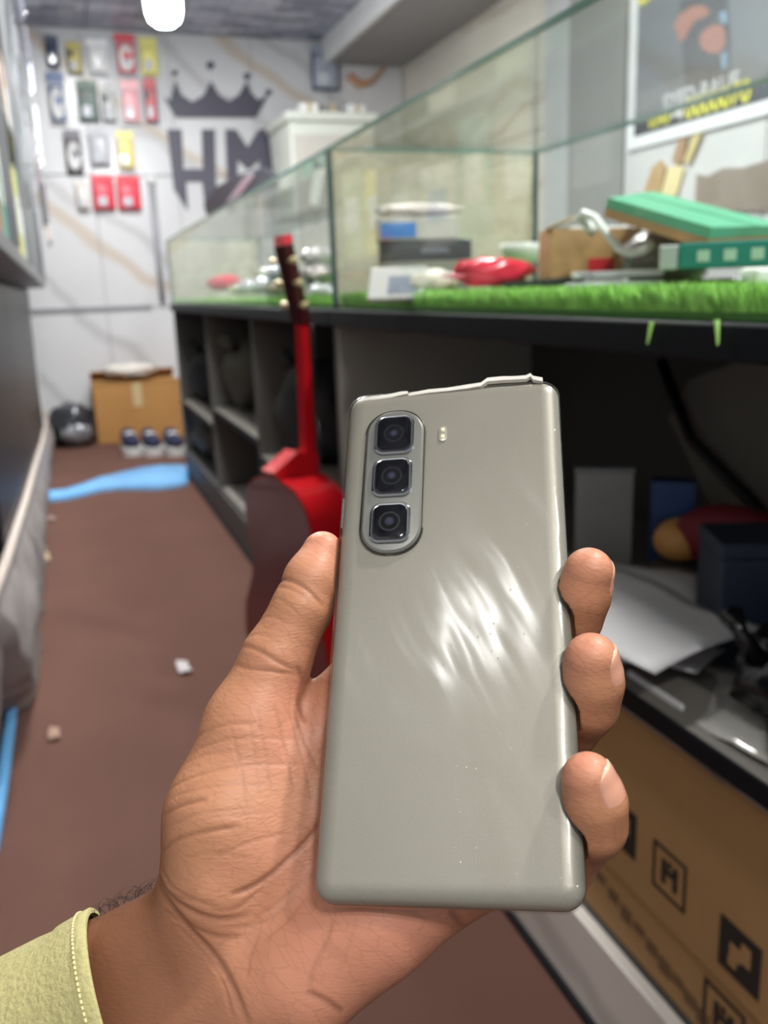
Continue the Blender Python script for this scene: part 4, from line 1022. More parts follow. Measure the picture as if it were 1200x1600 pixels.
# brown open carton
c = at(918, 410, Y=1.36); t = thing('open_carton', 'open brown cardboard carton with a red label', 'carton', (c.x, c.y, ZB + .030), (0, .02, -math.atan2(c.x, c.y) + .25))
wd, dp, hg, th = .145, .10, .078, .003
box('bottom', (-wd / 2, -dp / 2, 0), (wd / 2, dp / 2, th), M_card, t)
box('front_panel', (-wd / 2, -dp / 2, th), (wd / 2, -dp / 2 + th, hg), M_card, t); box('back_panel', (-wd / 2, dp / 2 - th, th), (wd / 2, dp / 2, hg), M_card, t)
box('side_panel', (-wd / 2, -dp / 2 + th, th), (-wd / 2 + th, dp / 2 - th, hg), M_card, t); box('side_panel', (wd / 2 - th, -dp / 2 + th, th), (wd / 2, dp / 2 - th, hg), M_card, t)
box('flap', (-.05, 0, 0), (.05, .003, .05), mat('carton_cream', (206, 186, 154), .8), t, mtx=Matrix.Translation((-wd / 2, -.0, hg)) @ Euler((1.2, 0, 1.4)).to_matrix().to_4x4())
box('label', (-.012, -dp / 2 - .001, .005), (.03, -dp / 2 - .0002, .032), M_red, t); box('inner_tray', (-.05, -.04, hg - .004), (.06, .04, hg + .004), M_white, t, .002)
# white cable
pts = [at(a, b, Y=y) for a, b, y in ((918, 352, 1.28), (905, 340, 1.28), (912, 333, 1.27), (930, 340, 1.25), (948, 365, 1.22), (966, 388, 1.2), (985, 396, 1.19), (1005, 392, 1.18), (1020, 380, 1.17))]
t = thing('charging_cable', 'thick white charging cable bent over the brown carton', 'cable', pts[0]); tube('cable', pts, .0062, M_white, t, 8, True); tube('plug', [pts[0], pts[0] + Vector((.012, .004, -.010))], .009, M_white, t, 8, True)
t = thing('grey_pouch', 'grey brown plastic pouch under the green box', 'pouch', at(1040, 392, Y=1.22)); lump('pouch', (0, 0, -.01), (.075, .05, .038), mat('pouch_grey', (132, 122, 118), .3, var=.25, scale=18), t, 12, .3, 2.5); box('seal', (-.07, -.01, -.03), (-.05, .01, .0), M_grey, t, .001)
# green tilted box
t = thing('green_box', 'green box with brown underside lying tilted on the pile', 'box', at(1090, 360, Y=1.1))
gq = [at(950, 309, Y=1.12), at(1022, 299, Y=1.32), at(1232, 352, Y=1.06), at(1112, 355, Y=.92)]
gn = (gq[1] - gq[0]).cross(gq[3] - gq[0]).normalized(); gn = gn if gn.z < 0 else -gn
prism('lid', gq, .013, mat('box_green', (88, 166, 130), .6, var=.12, scale=10), t, True, gn)
prism('tray', [q + gn * .0135 for q in gq], .012, mat('tray_brown', (176, 132, 84), .6), t, True, gn)
ge = gq[1] - gq[0]
prism('lid_seam', [gq[0] + ge * .52 - gn * .0006, gq[0] + ge * .58 - gn * .0006, gq[3] + (gq[2] - gq[3]) * .58 - gn * .0006, gq[3] + (gq[2] - gq[3]) * .52 - gn * .0006], .001, mat('ridge_green', (64, 140, 106), .6), t, True, gn)
c = at(1150, 418, Y=.93); t = thing('teal_box', 'teal box with white square windows at the right of the near case', 'box', (c.x, c.y, c.z), (0, 0, -.80))
box('body', (-.062, -.04, 0), (.09, .04, .030), mat('box_teal', (34, 132, 124), .4, var=.08), t, .002)
for k in range(3): box('window', (-.040 + .030 * k, -.0412, .008), (-.026 + .030 * k, -.0402, .021), mat('pale_square', (190, 216, 200), .4), t)
box('clear_end', (-.085, -.038, 0), (-.0625, .038, .029), mat('milky_plastic', (196, 198, 200)), t, .002)
boxthing('brown_case', 'brown leather case lying under the teal box', 'case', 1118, .99, ZB + .001, .10, .07, .022, mat('leather_brown', (112, 88, 66), .5, var=.2), -.2, extra=lidded(mat('leather_dark', (86, 70, 56), .5)))
t = thing('white_charger', 'white charger plug on the grass at the right edge of the case', 'charger', at(1190, 445, Y=.80)); box('body', (-.02, -.015, -.004), (.02, .015, .018), M_white, t, .005); tube('pin', [(-.02, 0, .006), (-.035, 0, .006)], .002, M_chrome, t)
boxthing('thin_white_case', 'thin white phone case lying across the packets', 'phone case', 965, 1.16, ZB + .030, .125, .06, .009, M_white, -.08, 0, .0, extra=front_label(M_chrome, .1, .25))
boxthing('dark_folder', 'dark flat folder lying in front of the carton', 'folder', 900, 1.22, ZB + .001, .15, .05, .006, M_greyd, .05, extra=front_label(M_chrome, .1, .25))

# ---- contents of the far glass case
t = thing('red_pouch', 'small red pouch at the left end of the far glass case', 'pouch', at(350, 442, Y=4.3)); lump('pouch', (0, 0, 0), (.075, .05, .035), mat('red_film', (218, 54, 74)), t, 21, .3, 3); box('tag', (.05, -.05, -.02), (.09, -.045, .0), M_white, t)
for k, (px, py, Y, s, rgb, lab) in enumerate((
    (395, 448, 3.5, .06, (204, 204, 208), 'silver foil packet next to the small red pouch'), (425, 446, 3.0, .06, (190, 194, 204), 'bluish silver packet in the middle of the far case'),
    (415, 428, 3.4, .05, (226, 222, 214), 'pale packet lying on the silver packets of the far case'), (440, 425, 2.9, .055, (206, 208, 216), 'shiny packet left of the guitar head'),
    (448, 450, 2.6, .05, (216, 206, 176), 'cream packet beside the guitar head in the far case'), (497, 400, 2.45, .05, (206, 200, 202), 'pale pink white packet right of the guitar head'),
    (496, 430, 2.4, .06, (168, 160, 158), 'grey brown packet right of the guitar head'), (502, 458, 2.3, .05, (220, 222, 226), 'white packet on the grass right of the guitar head'),
    (375, 452, 4.0, .05, (212, 204, 150), 'yellowish packet near the small red pouch'))):
    p = at(px, py, Y=Y); t = thing('foil_packet', lab, 'packet', p, (0, 0, k * .7), 'foil packets in the far glass case')
    lump('pouch', (0, 0, 0), (s, s * .6, s * .42), mat('foil_%d' % k, rgb, .16, .35, var=.2, scale=40, bump=.4, bscale=30), t, 30 + k, .4, 3); box('seal', (-s * 1.15, -s * .3, -.004), (-s * .9, s * .3, .004), M_white, t, .001)
    if p.z > ZB + .06:
        box('riser', (-s * .5, -s * .4, ZB - p.z), (s * .5, s * .4, -s * .3), M_grey, t)
p = at(496, 285, Y=2.15); t = thing('white_tag', 'white tag stuck inside the far glass case corner', 'tag', (p.x, p.y, p.z)); box('tag', (-.010, -.002, -.05), (.012, .002, .03), M_white, t, .001, mtx=Euler((0, .25, 0)).to_matrix().to_4x4()); box('clip', (-.006, -.004, .03), (.006, .004, .045), M_steel, t)

# ---- guitar leaning on the counter
GB = Vector((0.395, 1.90, 0.0))
t = thing('guitar', 'red acoustic guitar leaning upright against the counter', 'guitar', GB, (0, 0, math.radians(15)))
M_gred = mat('guitar_red', (188, 22, 30), .22, var=.12, scale=5, coat=.5); M_gdark = mat('guitar_back_red', (112, 24, 30), .3, var=.15, scale=4, coat=.4); M_fret = mat('fretboard', (38, 24, 20), .5)
def gw(z):     # half width of the body at height z (0..0.5)
    P_ = [(0, .03), (.02, .11), (.06, .165), (.12, .19), (.19, .178), (.26, .135), (.30, .122), (.36, .138), (.42, .145), (.46, .125), (.485, .085), (.497, .03)]
    for (a, b), (c_, d_) in zip(P_[:-1], P_[1:]):
        if a <= z <= c_: return b + (d_ - b) * (z - a) / (c_ - a)
    return .03
zs = [0.0, .008, .02, .04, .06, .09, .12, .155, .19, .225, .26, .28, .30, .33, .36, .39, .42, .44, .46, .474, .485, .492, .497]
loop = [(gw(z) * 1.08, z * 1.1) for z in zs] + [(-gw(z) * 1.08, z * 1.1) for z in reversed(zs)]
D = .10; n = len(loop)
V = [(0, y_, z + .03) for y_, z in loop] + [(D, y_, z + .03) for y_, z in loop]
mesh('rim', V, [(i, (i + 1) % n, n + (i + 1) % n, n + i) for i in range(n)], M_gred, t, smooth=True)
mesh('back', [(-.002 if k else 0, y_ * (1 if not k else .98), .03 + (z if not k else .245 + (z - .245) * .985)) for k in (0, 1) for y_, z in loop], [(i, n + i, n + (i + 1) % n, (i + 1) % n) for i in range(n)] + [tuple(n + i for i in range(n))], M_gdark, t)
mesh('soundboard', [(D + (.003 if k else 0), y_, z + .03) for k in (0, 1) for y_, z in loop], [(i, (i + 1) % n, n + (i + 1) % n, n + i) for i in range(n)] + [tuple(n + i for i in range(n))[::-1]], mat('guitar_top', (176, 24, 30), .25, coat=.5), t)
prism('heel', [(.0, -.028, .560), (.0, -.028, .578), (-.012, -.026, .592), (.05, -.024, .63), (D, -.024, .62), (D, -.024, .568)], .056, M_gred, t, False, (0, 1, 0))
prism('neck', [(.076, -.016, .585), (D, -.016, .585), (D, -.014, .90), (.083, -.014, .90)], .030, M_gred, t, False, (0, 1, 0))
box('fretboard', (D + .001, -.018, .42), (D + .006, .018, .90), M_fret, t, .001)
hs = prism('headstock', [(.080, -.020, .90), (D + .004, -.020, .90), (.068, -.024, 1.065), (.046, -.024, 1.06)], .044, mat('headstock_dark', (64, 18, 24), .3, coat=.4), t, False, (0, 1, 0))
for k in range(3):
    for s in (-1, 1):
        z = .94 + .045 * k; x_ = .076 - .03 * k * .34
        tube('tuning_peg', [(x_, s * .023 - .001, z), (x_, s * .036 - .001, z), (x_, s * .046 - .001, z)], [.004, .005, .009], mat('peg_cream', (206, 186, 140), .35, .2), t, 8)
prism('headstock_cap', [(.046, -.024, 1.061), (.068, -.024, 1.066), (.066, -.022, 1.084), (.048, -.022, 1.082)], .042, mat('cap_red', (206, 46, 62), .3), t, False, (0, 1, 0))
for k in range(6): tube('string', [(D + .009, -.018 + .0072 * k, .18), (D + .009, -.016 + .0064 * k, .90)], .0005, M_chrome, t, 4)
box('bridge', (D + .004, -.07, .165), (D + .012, .07, .195), M_fret, t, .002)

# ---- near cabinet: things on the shelf and under it
ZS = 0.5105
t = thing('paper_pile', 'pile of loose white papers on the open shelf behind the fingers', 'papers', (.69, 1.0, ZS))
for k, (dx, dy, rz, tilt) in enumerate(((0, 0, .1, .0), (.02, -.05, .5, .03), (-.03, .08, -.3, .06), (.03, .03, .9, .10), (-.02, -.10, 0.2, .05))):
    M_ = Matrix.Translation((dx - .05, dy,   .011 + .012 * k)) @ Euler((tilt, -tilt, rz)).to_matrix().to_4x4()
    b = cloth('sheet', [M_ @ Vector(q) for q in ((-.09, -.13, 0), (.09, -.13, 0), (.09, .13, 0), (-.09, .13, 0))], 10, 14, .008, mat('paper_white', (206, 205, 206), .7, var=.05), t, k + 2, .001, 9, world=False)
t = thing('plastic_sheet', 'clear crumpled plastic sheet hanging over the shelf edge', 'plastic sheet', (.60, .80, ZS + .02))
cloth('sheet', [at(a, b, X=x_) for a, b, x_ in ((960, 1060, .585), (1200, 1185, .585), (1200, 1070, .70), (1000, 1000, .70))], 16, 8, .010, mat('clear_plastic_grey', (160, 158, 152), .12, var=.2, scale=30), t, 4, .0015, 14)
box('shelf_tape', (-.012, -.05, -.022), (-.008, .05, -.015), M_white, t)
t = thing('black_bag', 'glossy black plastic bag on the shelf at the right edge', 'bag', (.70, .66, ZS)); lump('bag', (0, 0, .05), (.085, .09, .055), mat('bag_black', (20, 20, 24), .2, var=.3, bump=.5, bscale=25), t, 41, .3, 2.2, flat=.049)
tube('bag_knot', [(-.06, .04, .07), (-.075, .05, .10), (-.07, .07, .11)], [.012, .008, .014], mat('bag_black', (20, 20, 24)), t)
t = thing('navy_box', 'dark navy box standing behind the black bag', 'box', (.78, .86, ZS), (0, 0, -.4)); box('body', (-.06, -.05, 0.0), (.06, .05, .13), mat('navy_card', (36, 46, 62), .5), t, .002); box('lid', (-.061, -.051, .131), (.061, .051, .15), mat('navy_card', (36, 46, 62)), t, .002)
t = thing('grey_card', 'pale grey card standing on the shelf right of the phone', 'card', (.80, 1.22, ZS), (0, 0, -.55)); box('card', (-.055, -.008, 0), (.035, .008, .16), mat('pale_grey_card', (150, 148, 146), .6), t, .001); box('card_rim', (-.057, -.009, .161), (.037, .009, .166), M_grey, t)
t = thing('blue_pack', 'dark blue pack beside the grey card on the shelf', 'pack', (.84, 1.16, ZS), (0, 0, -.6)); box('body', (-.005, -.02, 0), (.06, .02, .155), mat('deep_blue', (24, 50, 96), .45), t, .003); box('flap', (-.004, -.022, .10), (.059, -.0205, .155), mat('deep_blue2', (34, 66, 118), .45), t)
t = thing('blue_pack', 'dark blue pack right behind the phone edge on the shelf', 'pack', (.74, 1.30, ZS), (0, 0, -.5)); box('body', (-.05, -.02, 0), (.01, .02, .14), mat('deep_blue', (24, 50, 96)), t, .003); box('flap', (-.049, -.022, .09), (.009, -.0205, .14), mat('deep_blue2', (34, 66, 118)), t)
t = thing('red_shoe', 'dark red shoe with an orange toe on the shelf', 'shoe', (.885, 1.02, ZS + .032), (0, .04, -1.0))
lump('upper', (0, 0, .055), (.10, .042, .05), mat('shoe_red', (120, 30, 40), .6, var=.2), t, 51, .12, 1.4, flat=.045); lump('toe', (-.085, 0, .040), (.04, .04, .034), mat('shoe_toe', (206, 150, 84), .5, var=.1), t, 52, .05, 1.0, flat=.030)
box('sole', (-.12, -.04, -.028), (.10, .04, .008), mat('shoe_sole', (60, 52, 50), .7), t, .008)
t = thing('black_cloth', 'heap of black cloth at the back of the shelf', 'cloth', (.91, .62, ZS)); lump('heap', (0, 0, .09), (.08, .16, .12), mat('cloth_black', (30, 28, 32), .9, var=.3), t, 61, .3, 2, flat=.088)
cloth('fold', [(-.08, -.14, .06), (-.03, -.14, .16), (-.03, .14, .16), (-.08, .14, .06)], 8, 14, .02, mat('cloth_black', (30, 28, 32)), t, 6, .004, 8, world=False)
t = thing('grey_board', 'large grey curved board leaning at the back of the dark shelf', 'board', (.98, 1.02, ZS))
prism('board', [(0, -.42, 0.12), (0, .10, .0), (0, .30, .22), (0, .25, .29), (0, .10, .34), (0, -.42, .36)], .012, mat('board_grey', (112, 109, 102), .6, var=.1), t, False, (1, 0, 0))
prism('board_edge', [(-.004, -.42, .13), (-.004, .095, .01), (-.004, .085, .03), (-.004, -.42, .15)], .004, mat('board_edge_grey', (48, 47, 46), .6), t, False, (1, 0, 0))
tube('cable', [(-.02, .30, .32), (-.03, .20, .20), (-.02, .06, .12), (-.03, -.06, .05), (-.03, -.2, .02)], .010, M_blackp, t, 8)

# cardboard boxes under the shelf, with printed handling marks
XBX = XC + 0.0245
M_card2 = mat('cardboard_dark', (168, 130, 84), .85, var=.12, scale=8, bump=.1)
def carton(lab, y0, y1, z0, z1, dx=0.0):
    t = thing('cardboard_box', lab, 'cardboard box', (XBX + dx, (y0 + y1) / 2, z0))
    h = (y1 - y0) / 2
    box('body', (0, -h, 0), (.40, h, z1 - z0), M_card2, t, .003)
    for s in (-1, 1): box('flap', (.0, -h, z1 - z0 + .0005) if s < 0 else (.202, -h, z1 - z0 + .0005), (.198, h, z1 - z0 + .004) if s < 0 else (.40, h, z1 - z0 + .004), M_card2, t, .001)
    return t
M_ink = mat('black_ink', (38, 32, 28), .7)
zs_ = at(1020, 1430, X=XBX).z
t1 = carton('brown cardboard box with black handling marks, upper one below the shelf', -.1, 1.36, zs_ + .002, .462)
t2 = carton('brown cardboard box at the bottom of the cabinet, below the marked box', -.1, 1.40, .1405, zs_ - .005, .004)
def mark(t, px, py, s, glyph, dx=0.0):
    p = at(px, py, X=XBX + dx); W = dict(parent=t, world=True); x_ = XBX + dx
    th = s * .13
    bm = bmesh.new(); inv = MW[t.name].inverted()
    if glyph == 'solid':
        bx(bm, (x_ - .0012, p.y - s, p.z - s), (x_ - .0003, p.y + s, p.z + s), inv)
    else:
        for a in ((-s, -s, s, -s + th), (-s, s - th, s, s), (-s, -s + th, -s + th, s - th), (s - th, -s + th, s, s - th)):
            bx(bm, (x_ - .0012, p.y + a[0], p.z + a[1]), (x_ - .0003, p.y + a[2], p.z + a[3]), inv)
    o = from_bm('handling_mark', bm, M_ink, t)
    bm = bmesh.new()
    if glyph == 'solid':
        for a in ((-.55, -.15, -.1, .6), (-.1, -.3, .45, .25), (.1, -.65, .5, -.3)): bx(bm, (x_ - .002, p.y + a[0] * s, p.z + a[1] * s), (x_ - .0013, p.y + a[2] * s, p.z + a[3] * s), inv)
        from_bm('mark_glyph', bm, M_card2, o)
    else:
        for a in ((-.5, -.5, -.25, .5), (.2, -.5, .45, .5), (-.25, -.05, .2, .2), (-.1, .3, .1, .55)): bx(bm, (x_ - .0012, p.y + a[0] * s, p.z + a[1] * s), (x_ - .0003, p.y + a[2] * s, p.z + a[3] * s), inv)
        from_bm('mark_glyph', bm, M_ink, o)
mark(t1, 1046, 1368, .030, 'frame'); mark(t1, 1156, 1494, .030, 'solid'); mark(t1, 972, 1290, .030, 'solid'); mark(t2, 1130, 1596, .032, 'frame', .004)
for k in range(9):
    p = at(940 + 20 * k, 1372 + 27 * k, X=XBX + .004)
    box('print_line', (XBX + .0028, p.y - .010, p.z - .006 - .004 * (k % 3)), (XBX + .0036, p.y + .012, p.z + .006), mat('brown_ink', (112, 84, 56), .8), t2, world=True)
t = thing('plastic_bag', 'grey translucent plastic bag lying on the marked cardboard box', 'bag', (.66, .72, .4665)); lump('film', (0, 0, .008), (.07, .28, .012), mat('film_grey', (132, 120, 110), .15, var=.3, scale=30), t, 9, .35, 3, flat=.007); box('film_seam', (-.075, -.20, .0), (-.06, .20, .003), M_grey, t)

# ---- far cabinet contents
FAR = [  # px, py (base), Y, radii, colour, label, z shelf
 ('black_bag', 'dusty black bag on the upper shelf at the far end of the aisle', 'bag', 4.78, .42, (.12, .17, .15), (48, 46, 48)),
 ('grey_sack', 'dusty grey sack on the upper shelf in the middle bay', 'sack', 3.72, .50, (.12, .15, .14), (86, 82, 78)),
 ('black_bag', 'black bag on the upper shelf right behind the guitar neck', 'bag', 2.70, .45, (.12, .16, .16), (40, 40, 44)),
 ('white_cloth', 'pale crumpled cloth in the lower bay behind the guitar', 'cloth', 2.30, .14, (.13, .22, .10), (168, 164, 158)),
 ('dark_sack', 'dark sack at the near side of the farthest bottom bay', 'sack', 4.22, .1405, (.11, .14, .09), (62, 60, 58)),
 ('grey_bundle', 'grey bundle at the bottom of the farthest bay', 'bundle', 4.75, .14, (.13, .2, .11), (96, 94, 92))]
for k, (nm, lab, cat, y_, z_, rd, rgb) in enumerate(FAR):
    t = thing(nm, lab, cat, (.72, y_, z_)); mm_ = mat('far_%d' % k, rgb, .7, var=.25, scale=14)
    lump('bundle', (0, 0, rd[2] + .001), rd, mm_, t, 70 + k, .25, 2.0, flat=rd[2]); tube('tie', [(-rd[0] * .6, 0, rd[2] * 1.8), (-rd[0] * .9, .03, rd[2] * 2.1)], [.02, .03], mm_, t)
p = at(362, 800, X=.50)
t = thing('blue_packet', 'small blue packet at the bottom front of the far cabinet', 'packet', (.64, 2.72, .1405), (0, 0, .5)); lump('pouch', (0, 0, .05), (.05, .09, .05), mat('royal_blue', (34, 50, 140), .4, var=.2), t, 81, .25, 2.5, flat=.049); box('seal', (-.02, .08, .03), (.02, .10, .05), mat('royal_blue2', (50, 70, 170), .4), t, .002)
t = thing('grey_sheet', 'grey dusty sheet lying on the bottom board of the far cabinet', 'sheet', (.63, 3.4, .142)); cloth('sheet', [(.575, 3.0, .155), (.70, 3.0, .16), (.70, 3.85, .16), (.575, 3.85, .155)], 5, 16, .008, mat('dusty_white', (160, 154, 146), .8, var=.15), t, 5, .003, 10); box('fold', (-.02, -.2, .03), (.0, .2, .045), M_grey, t)

# ---- things on the floor at the back
p0 = at(150, 690, Z=0); zt = at(210, 597, Y=6.45).z; x0 = at(148, 640, Y=6.42).x; x1 = at(284, 640, Y=6.42).x
t = thing('cardboard_box', 'plain brown cardboard box on the floor against the back wall', 'cardboard box', ((x0 + x1) / 2, 6.62, 0)); hw = (x1 - x0) / 2
box('body', (-hw, -.2, 0), (hw, .2, zt), mat('cardboard_far', (170, 124, 70), .85, var=.12, scale=5), t, .006)
for s in (-1, 1): box('flap', (-hw, -.005, -.005), (hw, .13, 0.0), mat('cardboard_far', (170, 124, 70)), t, mtx=Matrix.Translation((0, s * .2, zt + .006)) @ Euler((.5 * s, 0, math.pi if s > 0 else 0)).to_matrix().to_4x4())
box('tape', (-.03, -.2015, zt * .6), (.03, -.2002, zt), mat('tape_tan', (190, 170, 130)), t)
t = thing('plastic_wrap', 'crumpled white plastic wrap on top of the brown box', 'plastic wrap', ((x0 + x1) / 2 - .02, 6.6, zt + .075)); lump('wrap', (0, 0, 0), (.16, .12, .045), mat('wrap_white', (214, 208, 200), .25, var=.15, scale=20), t, 91, .35, 3); box('corner', (-.16, -.05, -.03), (-.13, .0, .0), M_white, t, .002)
x0 = at(78, 680, Y=6.35).x; x1 = at(150, 680, Y=6.35).x
t = thing('black_bag', 'black plastic bag with silver glints on the floor left of the brown box', 'bag', ((x0 + x1) / 2, 6.5, 0)); lump('bag', (0, 0, .14), ((x1 - x0) / 2, .16, .15), mat('bag_grey', (62, 64, 68), .2, .2, var=.4, scale=12, bump=.6, bscale=12), t, 95, .3, 2.4, flat=.139)
lump('torn_lining', (.02, -.13, .10), (.10, .04, .07), mat('lining_silver', (140, 142, 146), .25, .4, var=.3, scale=20), t, 96, .35, 3)
# navy sneakers with white soles
def sneaker(px, label, rz):
    p = at(px, 708, Z=0); t = thing('sneaker', label, 'shoe', (p.x, p.y, 0), (0, 0, rz), 'navy sneakers in front of the brown box')
    S_ = 1.25; t.scale = (S_, 1.0, S_)
    ol = [(-.045, -.12), (-.05, -.06), (-.038, .0), (-.04, .08), (-.03, .13), (0, .145), (.03, .13), (.04, .08), (.038, .0), (.05, -.06), (.045, -.12), (.02, -.145), (-.02, -.145)]
    prism('sole', [(a, b, 0.0) for a, b in ol], .042, mat('sole_white', (206, 206, 204), .6), t, False, (0, 0, 1))
    lump('upper', (0, -.03, .062), (.043, .11, .036), mat('navy_canvas', (30, 36, 66), .8, var=.2), t, 3, .06, 1.2, flat=.02); lump('collar', (0, .06, .08), (.038, .06, .045), mat('navy_canvas', (30, 36, 66)), t, 4, .05, 1.2, flat=.04)
    for k in range(3): tube('lace', [(-.025, -.04 + .025 * k, .102), (0, -.04 + .025 * k, .108), (.025, -.04 + .025 * k, .102)], .003, M_white, t, 5)
sneaker(205, 'navy sneaker with white sole, left of the pair by the brown box', .1); sneaker(237, 'navy sneaker with white sole, middle one by the brown box', .1); sneaker(272, 'navy sneaker with white sole, nearest the far cabinet', .1)
# blue plastic strip across the floor
t = thing('blue_sheet', 'crumpled light blue plastic sheet lying across the aisle floor', 'plastic sheet', at(200, 755, Z=0)); M_bsheet = mat('light_blue_plastic', (104, 172, 226), .3, var=.12, scale=10)
pa = [(70, 772, 786), (100, 768, 782), (130, 758, 776), (160, 748, 768), (190, 740, 766), (220, 733, 766), (250, 729, 766), (280, 728, 762), (294, 730, 756)]
V = []; Fc = []
for i, (px, a, b) in enumerate(pa):
    for j in range(6):
        q = at(px, a + (b - a) * j / 5, Z=0.0); V.append((q.x, q.y, .012 + .03 * math.sin(j / 5 * math.pi) * (.6 + .4 * math.sin(i * 2.1 + j))))
n = len(V); V += [(a, b, .001) for a, b, c in V]
for i in range(len(pa) - 1):
    for j in range(5):
        a = i * 6 + j; Fc.append((a, a + 1, a + 7, a + 6)); Fc.append((n + a, n + a + 6, n + a + 7, n + a + 1))
for i in range(len(pa) - 1):
    for j in (0, 5): a = i * 6 + j; Fc.append((a, a + 6, n + a + 6, n + a))
for i in (0, len(pa) - 1):
    for j in range(5): a = i * 6 + j; Fc.append((a, a + 1, n + a + 1, n + a))
mesh('sheet', V, Fc, M_bsheet, t, True, True); q = at(120, 770, Z=0.0); box('torn_strip', (q.x - .1, q.y - .03, .001), (q.x + .02, q.y + .0, .012), M_bsheet, t, .003, world=True)
pts = [at(a, b, Z=.012) for a, b in ((48, 880), (40, 940), (32, 1000), (22, 1080), (12, 1160), (2, 1230), (-14, 1330))]
o = tube('blue_rope', pts, .014, M_bsheet, seg=8); tag(o, 'thick light blue rope on the floor along the left counter', 'rope')
for k, (px, py, s, rgb, lab) in enumerate(((287, 1046, .018, (196, 190, 190), 'small white scrap of paper on the carpet beside the hand'), (64, 872, .035, (176, 152, 124), 'tan scrap of cardboard on the carpet by the left counter'), (85, 1150, .014, (150, 120, 104), 'tiny tan crumb on the carpet near the blue cord'), (80, 812, .02, (140, 116, 108), 'small brown scrap on the carpet near the blue sheet'))):
    p = at(px, py, Z=0.0); o = cloth('paper_scrap', [(p.x - s, p.y - s * 2, .006), (p.x + s, p.y - s * 2, .01), (p.x + s * .7, p.y + s * 2, .006), (p.x - s * .8, p.y + s * 2, .012)], 5, 5, .005, mat('scrap_%d' % k, rgb, .8), None, k, .001, 40); tag(o, lab, 'paper scrap')

# ---- left side: black cabinet, cloth along its foot, tall shelf with boxes and hanging packs
XF = -0.185
t = thing('black_cabinet', 'black cabinet along the left side of the aisle', 'cabinet', (XF, 3.6, 0)); W = dict(parent=t, world=True)
box('body', (XL + .02, 2.2, 0.08), (XF - .012, 6.1, 1.044), M_black, bevel=.004, **W)
box('near_body', (XL + .02, .9, 0.0), (-.50, 2.199, 1.044), M_black, bevel=.004, **W)
for k in range(3): box('door', (XF - .010, 2.21 + 1.297 * k, .12), (XF, 2.21 + 1.297 * k + 1.285, 1.03), mat('black_door', (38, 38, 44), .4, var=.2, scale=2), bevel=.003, **W)
box('top', (XL + .02, .9, 1.045), (-.075, 6.12, 1.08), mat('grey_top', (110, 110, 114), .4, var=.1), bevel=.004, **W)
box('end_strip', (XF - .011, 6.105, .0), (XF + .006, 6.12, 1.044), M_white, **W)
# draped cloth
t = thing('grey_drape', 'dusty grey cloth draped along the foot of the black cabinet', 'cloth', (XF + .03, 3.2, 0)); V = []; Fc = []
tops = [(76, 640), (66, 690), (54, 730), (40, 780), (24, 830), (8, 880), (-12, 930), (-40, 1000)]
bots = [(84, 690), (78, 740), (66, 790), (62, 850), (46, 910), (26, 985), (8, 1080), (-14, 1200)]
from mathutils import noise as _nz
NU = 56
for i in range(NU + 1):
    f = i / NU * 7; k = min(int(f), 6); g = f - k
    tp = at(tops[k][0] * (1 - g) + tops[k + 1][0] * g, tops[k][1] * (1 - g) + tops[k + 1][1] * g, X=XF + .012)
    bt = at(bots[k][0] * (1 - g) + bots[k + 1][0] * g, bots[k][1] * (1 - g) + bots[k + 1][1] * g, Z=.006)
    bt.x = max(bt.x, XF + .02) if bt.y > 2.25 else bt.x
    for j in range(9):
        s = j / 8; p = tp * (1 - s) + bt * s
        p.x += .018 * math.sin(s * math.pi) * (1 + _nz.noise(Vector((p.y * 7, s * 3, 0)))) + .014 * s * _nz.noise(Vector((p.y * 11, s, 5))); p.z = max(p.z, .006); p.x = max(p.x, XF + .004) if p.y > 2.2 else p.x
        V.append(p)
n = len(V); V += [v + Vector((-.003, 0, 0)) for v in V]
for i in range(NU):
    for j in range(8): a = i * 9 + j; Fc.append((a, a + 1, a + 10, a + 9)); Fc.append((n + a, n + a + 9, n + a + 10, n + a + 1))
mesh('cloth', V, Fc, mat('drape_grey', (150, 144, 142), .85, var=.2, scale=9), t, True, True)
tube('hem', [V[i * 9] for i in range(0, NU + 1)], .012, mat('drape_hem', (190, 178, 168), .8, var=.1), t, 6, True)

# tall shelf
XS = -.085
t = thing('tall_shelf', 'tall grey shelf unit standing on the black cabinet', 'shelf', (-.40, 3.5, 1.081)); W = dict(parent=t, world=True)
M_shelf = mat('shelf_grey', (120, 118, 116), .5, var=.1)
ZSH = [1.082, 1.50, 1.92, 2.34]
for z in ZSH: box('shelf_board', (XL + .02, .95, z), (XS - .005, 6.0, z + .02), M_shelf, bevel=.002, **W)
for y_ in (.95, 2.2, 3.45, 4.7, 5.98): box('upright', (XS - .004, y_, 1.083), (XS + .016, y_ + .02, ZC - .02), M_steel, bevel=.001, **W)
box('back_board', (XL + .005, .95, 1.083), (XL + .019, 6.0, ZC - .02), mat('pale_board', (170, 166, 158), .6), **W)
BX = [('cream', (206, 198, 178)), ('teal', (58, 150, 136)), ('yellow', (220, 204, 66)), ('dark grey', (84, 80, 78)), ('white', (216, 214, 210)), ('pale green', (170, 186, 150)), ('brown', (140, 112, 84)), ('grey', (150, 148, 146))]
lv = ['bottom', 'second', 'third']
cnt = 0
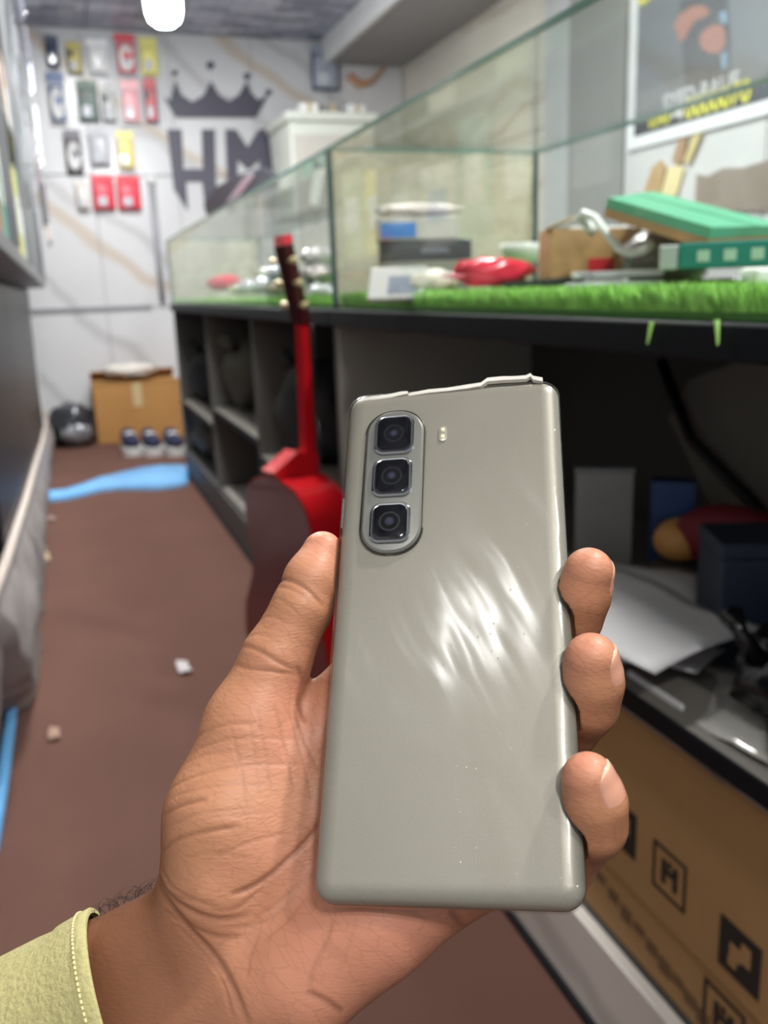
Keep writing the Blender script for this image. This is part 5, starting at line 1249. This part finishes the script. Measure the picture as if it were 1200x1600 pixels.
for li in range(3):
    y_ = 1.6
    for k in range(8):
        nm, rgb = BX[(k * 3 + li * 2) % 8]
        d_ = .22 + .12 * ((k * 7 + li) % 3) / 2; h_ = (.20 + .08 * ((k * 5 + li * 3) % 4) / 3) * (1.25 if li != 0 else 1.3)
        if y_ + d_ > 5.85: break
        pos = ['first', 'second', 'third', 'fourth', 'fifth', 'sixth', 'seventh', 'eighth'][k]
        tb = thing('shelf_box', '%s box, %s from the near end on the %s level of the tall shelf' % (nm, pos, lv[li]), 'box', (-.23, y_ + d_ / 2, ZSH[li] + .0205), (0, 0, 0), 'boxes on the tall shelf')
        box('body', (-.12, -d_ / 2, 0), (.12, d_ / 2, h_), mat('sbox_%s' % nm.replace(' ', '_'), rgb, .5, var=.08), tb, .003)
        box('label', (.1203, -d_ * .3, h_ * .3), (.1213, d_ * .3, h_ * .7), M_white if nm != 'white' else M_blue, tb)
        y_ += d_ + .04 + .25 * ((k * 3 + li) % 3 == 1)
# packs hanging from the shelf front
HP = [(1, 5.3, 1.95, (196, 196, 202), 'silver'), (1, 4.4, 2.15, (150, 150, 166), 'blue grey'), (1, 5.75, 1.65, (204, 196, 190), 'cream white'), (1, 3.6, 2.3, (176, 176, 180), 'pale grey'), (1, 5.85, 1.36, (120, 118, 128), 'dark grey'), (1, 5.9, 2.2, (178, 180, 200), 'lilac grey'), (1, 2.9, 2.35, (140, 138, 140), 'mid grey'), (1, 5.4, 1.3, (196, 186, 176), 'beige'), (1, 4.9, 1.6, (214, 214, 216), 'white'), (1, 4.2, 1.5, (120, 120, 126), 'charcoal grey'), (1, 5.2, 2.35, (92, 92, 100), 'blackish')]
for k, (_, y_, z_, rgb, cn_) in enumerate(HP):
    t = thing('hanging_pack', '%s accessory pack hanging from the front of the tall shelf' % cn_, 'accessory pack', (XS + .055, y_, min(ZSH[1:], key=lambda q: abs(q - z_ - .15)) + .022), (0, 0, math.pi / 2 + .1 * (k % 3 - 1)), 'packs hanging from the tall shelf')
    m_ = mat('hp_%d' % k, rgb, .25, var=.2, scale=25)
    box('card', (-.05, -.004, -.26), (.05, .0, 0), m_, t, .001); box('blister', (-.04, -.022, -.24), (.04, -.0045, -.08), m_, t, .006); tube('hook', [(0, .064, -.012), (0, -.03, -.014)], .002, M_chrome, t, 5)
